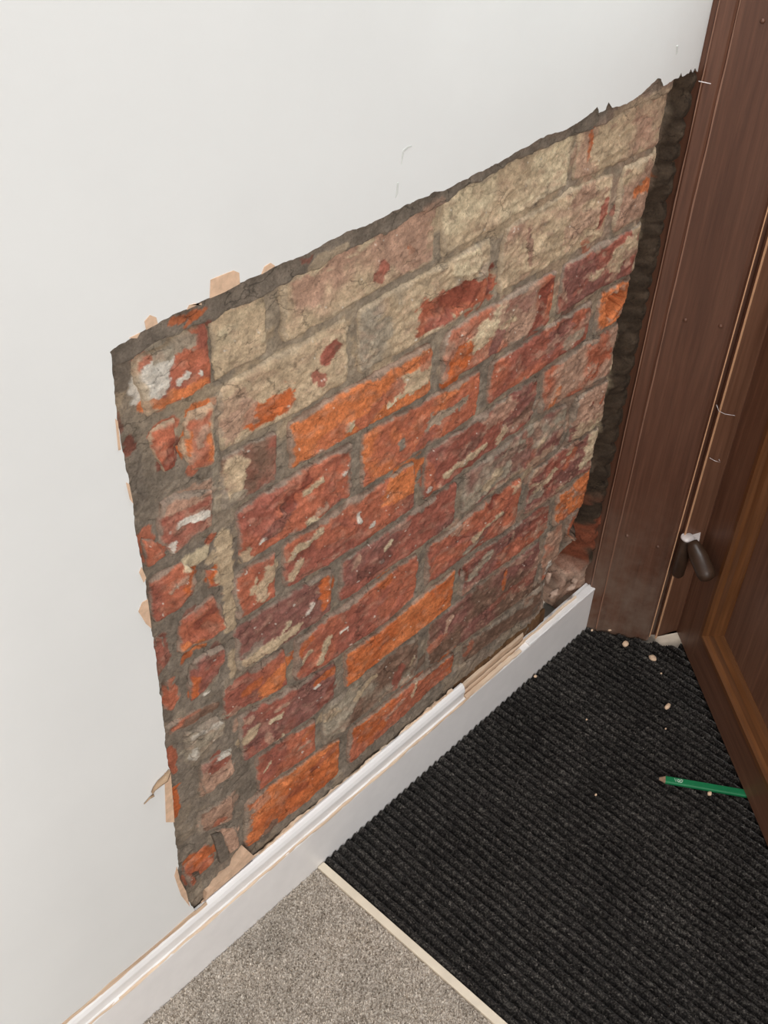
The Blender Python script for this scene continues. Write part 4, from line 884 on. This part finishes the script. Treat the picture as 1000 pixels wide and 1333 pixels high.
# hinge
def R3(x, y, k):                                            # point on the line of sight at distance k from the camera
    r = ray(x, y); return CAM + r / np.linalg.norm(r) * k
hc = np.array([*F(0.1330, 0.004), 0.257]); kd = np.linalg.norm(hc - CAM)
hinge = tube('hinge_knuckle', [(hc[0], hc[1], 0.172), (hc[0], hc[1], 0.176), (hc[0], hc[1], 0.250), (hc[0], hc[1], 0.2535)], [0.0085, 0.0105, 0.0105, 0.0095], M_BRONZE, door, 20)
hinge['label'] = 'dark brown hinge with a pale cap'
tube('hinge_cap', [(hc[0], hc[1], 0.2535), (hc[0], hc[1], 0.2555), (hc[0], hc[1], 0.2570)], [0.0112, 0.0112, 0.0098], M_METAL, hinge, 24)
pa = R3(904, 712, kd - 0.006); pb = R3(919, 746, kd - 0.013); pc = R3(922, 753, kd - 0.014)
d_ = (pb - pa)
tube('hinge_wing', [pa - d_ * 0.20, pa, pa + d_ * 0.4, pb, pc, pc + d_ * 0.08], [0.0085, 0.0120, 0.0148, 0.0150, 0.0125, 0.004], M_BRONZE, hinge, 18)
pv = [onZ(x, y, 0.2505) for x, y in ((894, 687), (913, 690), (909, 711), (897, 713))]
pm = mesh('hinge_plate', [tuple(p) for p in pv] + [(p[0], p[1], p[2] - 0.003) for p in pv], [(0, 1, 2, 3), (7, 6, 5, 4), (0, 4, 5, 1), (1, 5, 6, 2), (2, 6, 7, 3), (3, 7, 4, 0)])
b = bmesh.new(); b.from_mesh(pm); bmesh.ops.recalc_face_normals(b, faces=b.faces); b.to_mesh(pm); b.free()
link('hinge_plate', pm, M_METAL, hinge)

# stray paint fibres caught on the slit
def fib(name, pxs, lab):
    pts = []
    for k, (x, y) in enumerate(pxs):
        r = ray(x, y); n3 = np.array([*NF, 0]); t = ((np.array([*F(0.12, 0.004), 0]) - CAM) @ n3) / (r @ n3); pts.append(CAM + r * t)
    tag(tube(name, pts, 0.0004, M_METAL, None, 5), lab, 'fibre')
fib('loose_fibre', [(933, 527), (936, 535), (944, 539), (957, 541)], 'fine pale fibre curling off the bright door gap, the upper of two')
fib('loose_fibre', [(924, 596), (931, 600), (938, 602), (936, 598)], 'short forked pale fibre on the bright door gap above the hinge')

# plaster crumbs lying on the mat
def crumb(x, y, r, lab, sq=(1, .8, .7), mat=M_CRUMB, seed=1):
    p = onZ(x, y, 0.0095); o = blob('plaster_crumb', (p[0], p[1], 0.0072 + r * sq[2] * .75), r, mat, None, sq, seed, 2, 0.12)
    return tag(o, lab, 'crumb', 'plaster crumbs on the mat')
crumb(814, 839, .0068, 'pale plaster crumb on the mat nearest the door frame foot', seed=2)
crumb(850, 857, .0068, 'pale plaster crumb on the mat nearest the lower corner of the door', (.8, 1.1, .6), seed=3)
crumb(869, 920, .0066, 'tan plaster crumb on the mat midway between the frame and the pencil', (1.1, .6, .6), seed=4)
crumb(924, 1033, .0042, 'small pale crumb lying against the green pencil', seed=5)
crumb(861, 876, .0020, 'tiny speck of plaster just below the crumb by the door corner', seed=6)
crumb(776, 1034, .0022, 'tiny yellowish speck on the mat left of the pencil tip', seed=7)
crumb(867, 948, .0018, 'tiny white speck below the tan crumb', seed=8)
crumb(771, 820, .0026, 'tiny white speck on the mat at the end of the skirting board', seed=9)
crumb(697, 880, .0032, 'small white speck against the foot of the skirting board', seed=10)
crumb(764, 936, .0018, 'tiny white speck alone in the dark middle of the mat', seed=11)
crumb(796, 818, .0050, 'flat pinkish flake at the foot of the door frame', (1.6, .7, .4), seed=12)
# rubble on top of the skirting in the corner of the patch
def rub(x, y, Y, r, lab, mat, seed, sq=(1, .8, .7)):
    p = onY(x, y, Y); tag(blob('rubble_lump', tuple(p), r, mat, None, sq, seed, 2, 0.34), lab, 'rubble', 'lumps of rubble behind the skirting board')
M_RUB = m_plain('dusty_rubble', (186, 158, 140), 0.95, 0.1, 0.12, 120, 0.5, 250)
rub(714, 752, -.001, .008, 'whitish lump of plaster standing at the lip of the broken hole by the frame', M_RUB, 31, (.6, .6, 1.6))
rub(722, 772, -.002, .008, 'dusty pink lump lying lowest in the broken corner by the frame', M_RUB, 32, (1.4, .7, .6))
rub(744, 764, -.002, .007, 'dusty lump in the broken corner beside the end of the skirting board', M_RUB, 33, (1.5, .7, .6))
rub(748, 756, .006, .006, 'small dusty lump in the back of the broken corner hole', M_RUB, 34, (1.2, .8, .7))

# ------------------------------------------------------------------ pencil
pt = np.array([1.1239, -0.2890]); dr = np.array([0.0654, -0.1027]); dr /= np.linalg.norm(dr); pn = np.array([-dr[1], dr[0]])
ZP = 0.0082
def PP(a, b_, c): p = pt + dr * a + pn * b_; return (float(p[0]), float(p[1]), ZP + c)
hw, hh, ch = 0.0064, 0.0034, 0.0018
sec = [(-hw + ch, -hh), (hw - ch, -hh), (hw, -hh + ch), (hw, hh - ch), (hw - ch, hh), (-hw + ch, hh), (-hw, hh - ch), (-hw, -hh + ch)]
pencil = sweep('pencil', sec, lambda a, b_, c: PP(c, a, hh + b_), 0.0125, 0.140, M_GREEN)
tag(pencil, 'flat green carpenter pencil with a sharpened tip lying on the black mat', 'pencil')
def cone(name, s0, s1, a0, a1, mat, parent):
    k = len(sec); v = [PP(a0, x * s0, hh + z * s0) for x, z in sec] + [PP(a1, x * s1, hh + z * s1) for x, z in sec]
    f = [(j, (j + 1) % k, k + (j + 1) % k, k + j) for j in range(k)] + [tuple(range(k)), tuple(range(k, 2 * k))[::-1]]
    me = mesh(name, v, f); b = bmesh.new(); b.from_mesh(me); bmesh.ops.recalc_face_normals(b, faces=b.faces); b.to_mesh(me); b.free()
    return link(name, me, mat, parent)
cone('sharpened_wood', 0.34, 0.97, 0.0030, 0.0130, M_PWOOD, pencil)
cone('lead', 0.14, 0.34, -0.0005, 0.0030, M_LEAD, pencil)
# little winged emblem and strokes printed near the tip
def stroke(pts, w=0.0007):
    v = []; f = []
    for i, (a, b_) in enumerate(pts):
        v += [PP(a, b_ - w, 2 * hh + 0.00025), PP(a, b_ + w, 2 * hh + 0.00025), PP(a, b_ - w, 2 * hh - 0.0002), PP(a, b_ + w, 2 * hh - 0.0002)]
    for i in range(len(pts) - 1):
        q = i * 4; f += [(q, q + 1, q + 5, q + 4), (q + 2, q + 6, q + 7, q + 3), (q, q + 4, q + 6, q + 2), (q + 1, q + 3, q + 7, q + 5)]
    return v, f
vv = []; ff = []
for s in ([(.0260, .003), (.0285, -.003)], [(.0290, .003), (.0300, -.0005), (.0330, -.0030)], [(.0310, .0025), (.0350, .0005), (.0375, .003)], [(.0325, -.0010), (.0360, -.0028), (.0385, -.0005)], [(.0355, .0030), (.0390, .0015)]):
    v, f = stroke(s); n = len(vv); vv += v; ff += [tuple(n + i for i in q) for q in f]
link('printed_emblem', mesh('printed_emblem', vv, ff), M_PRINT, pencil)
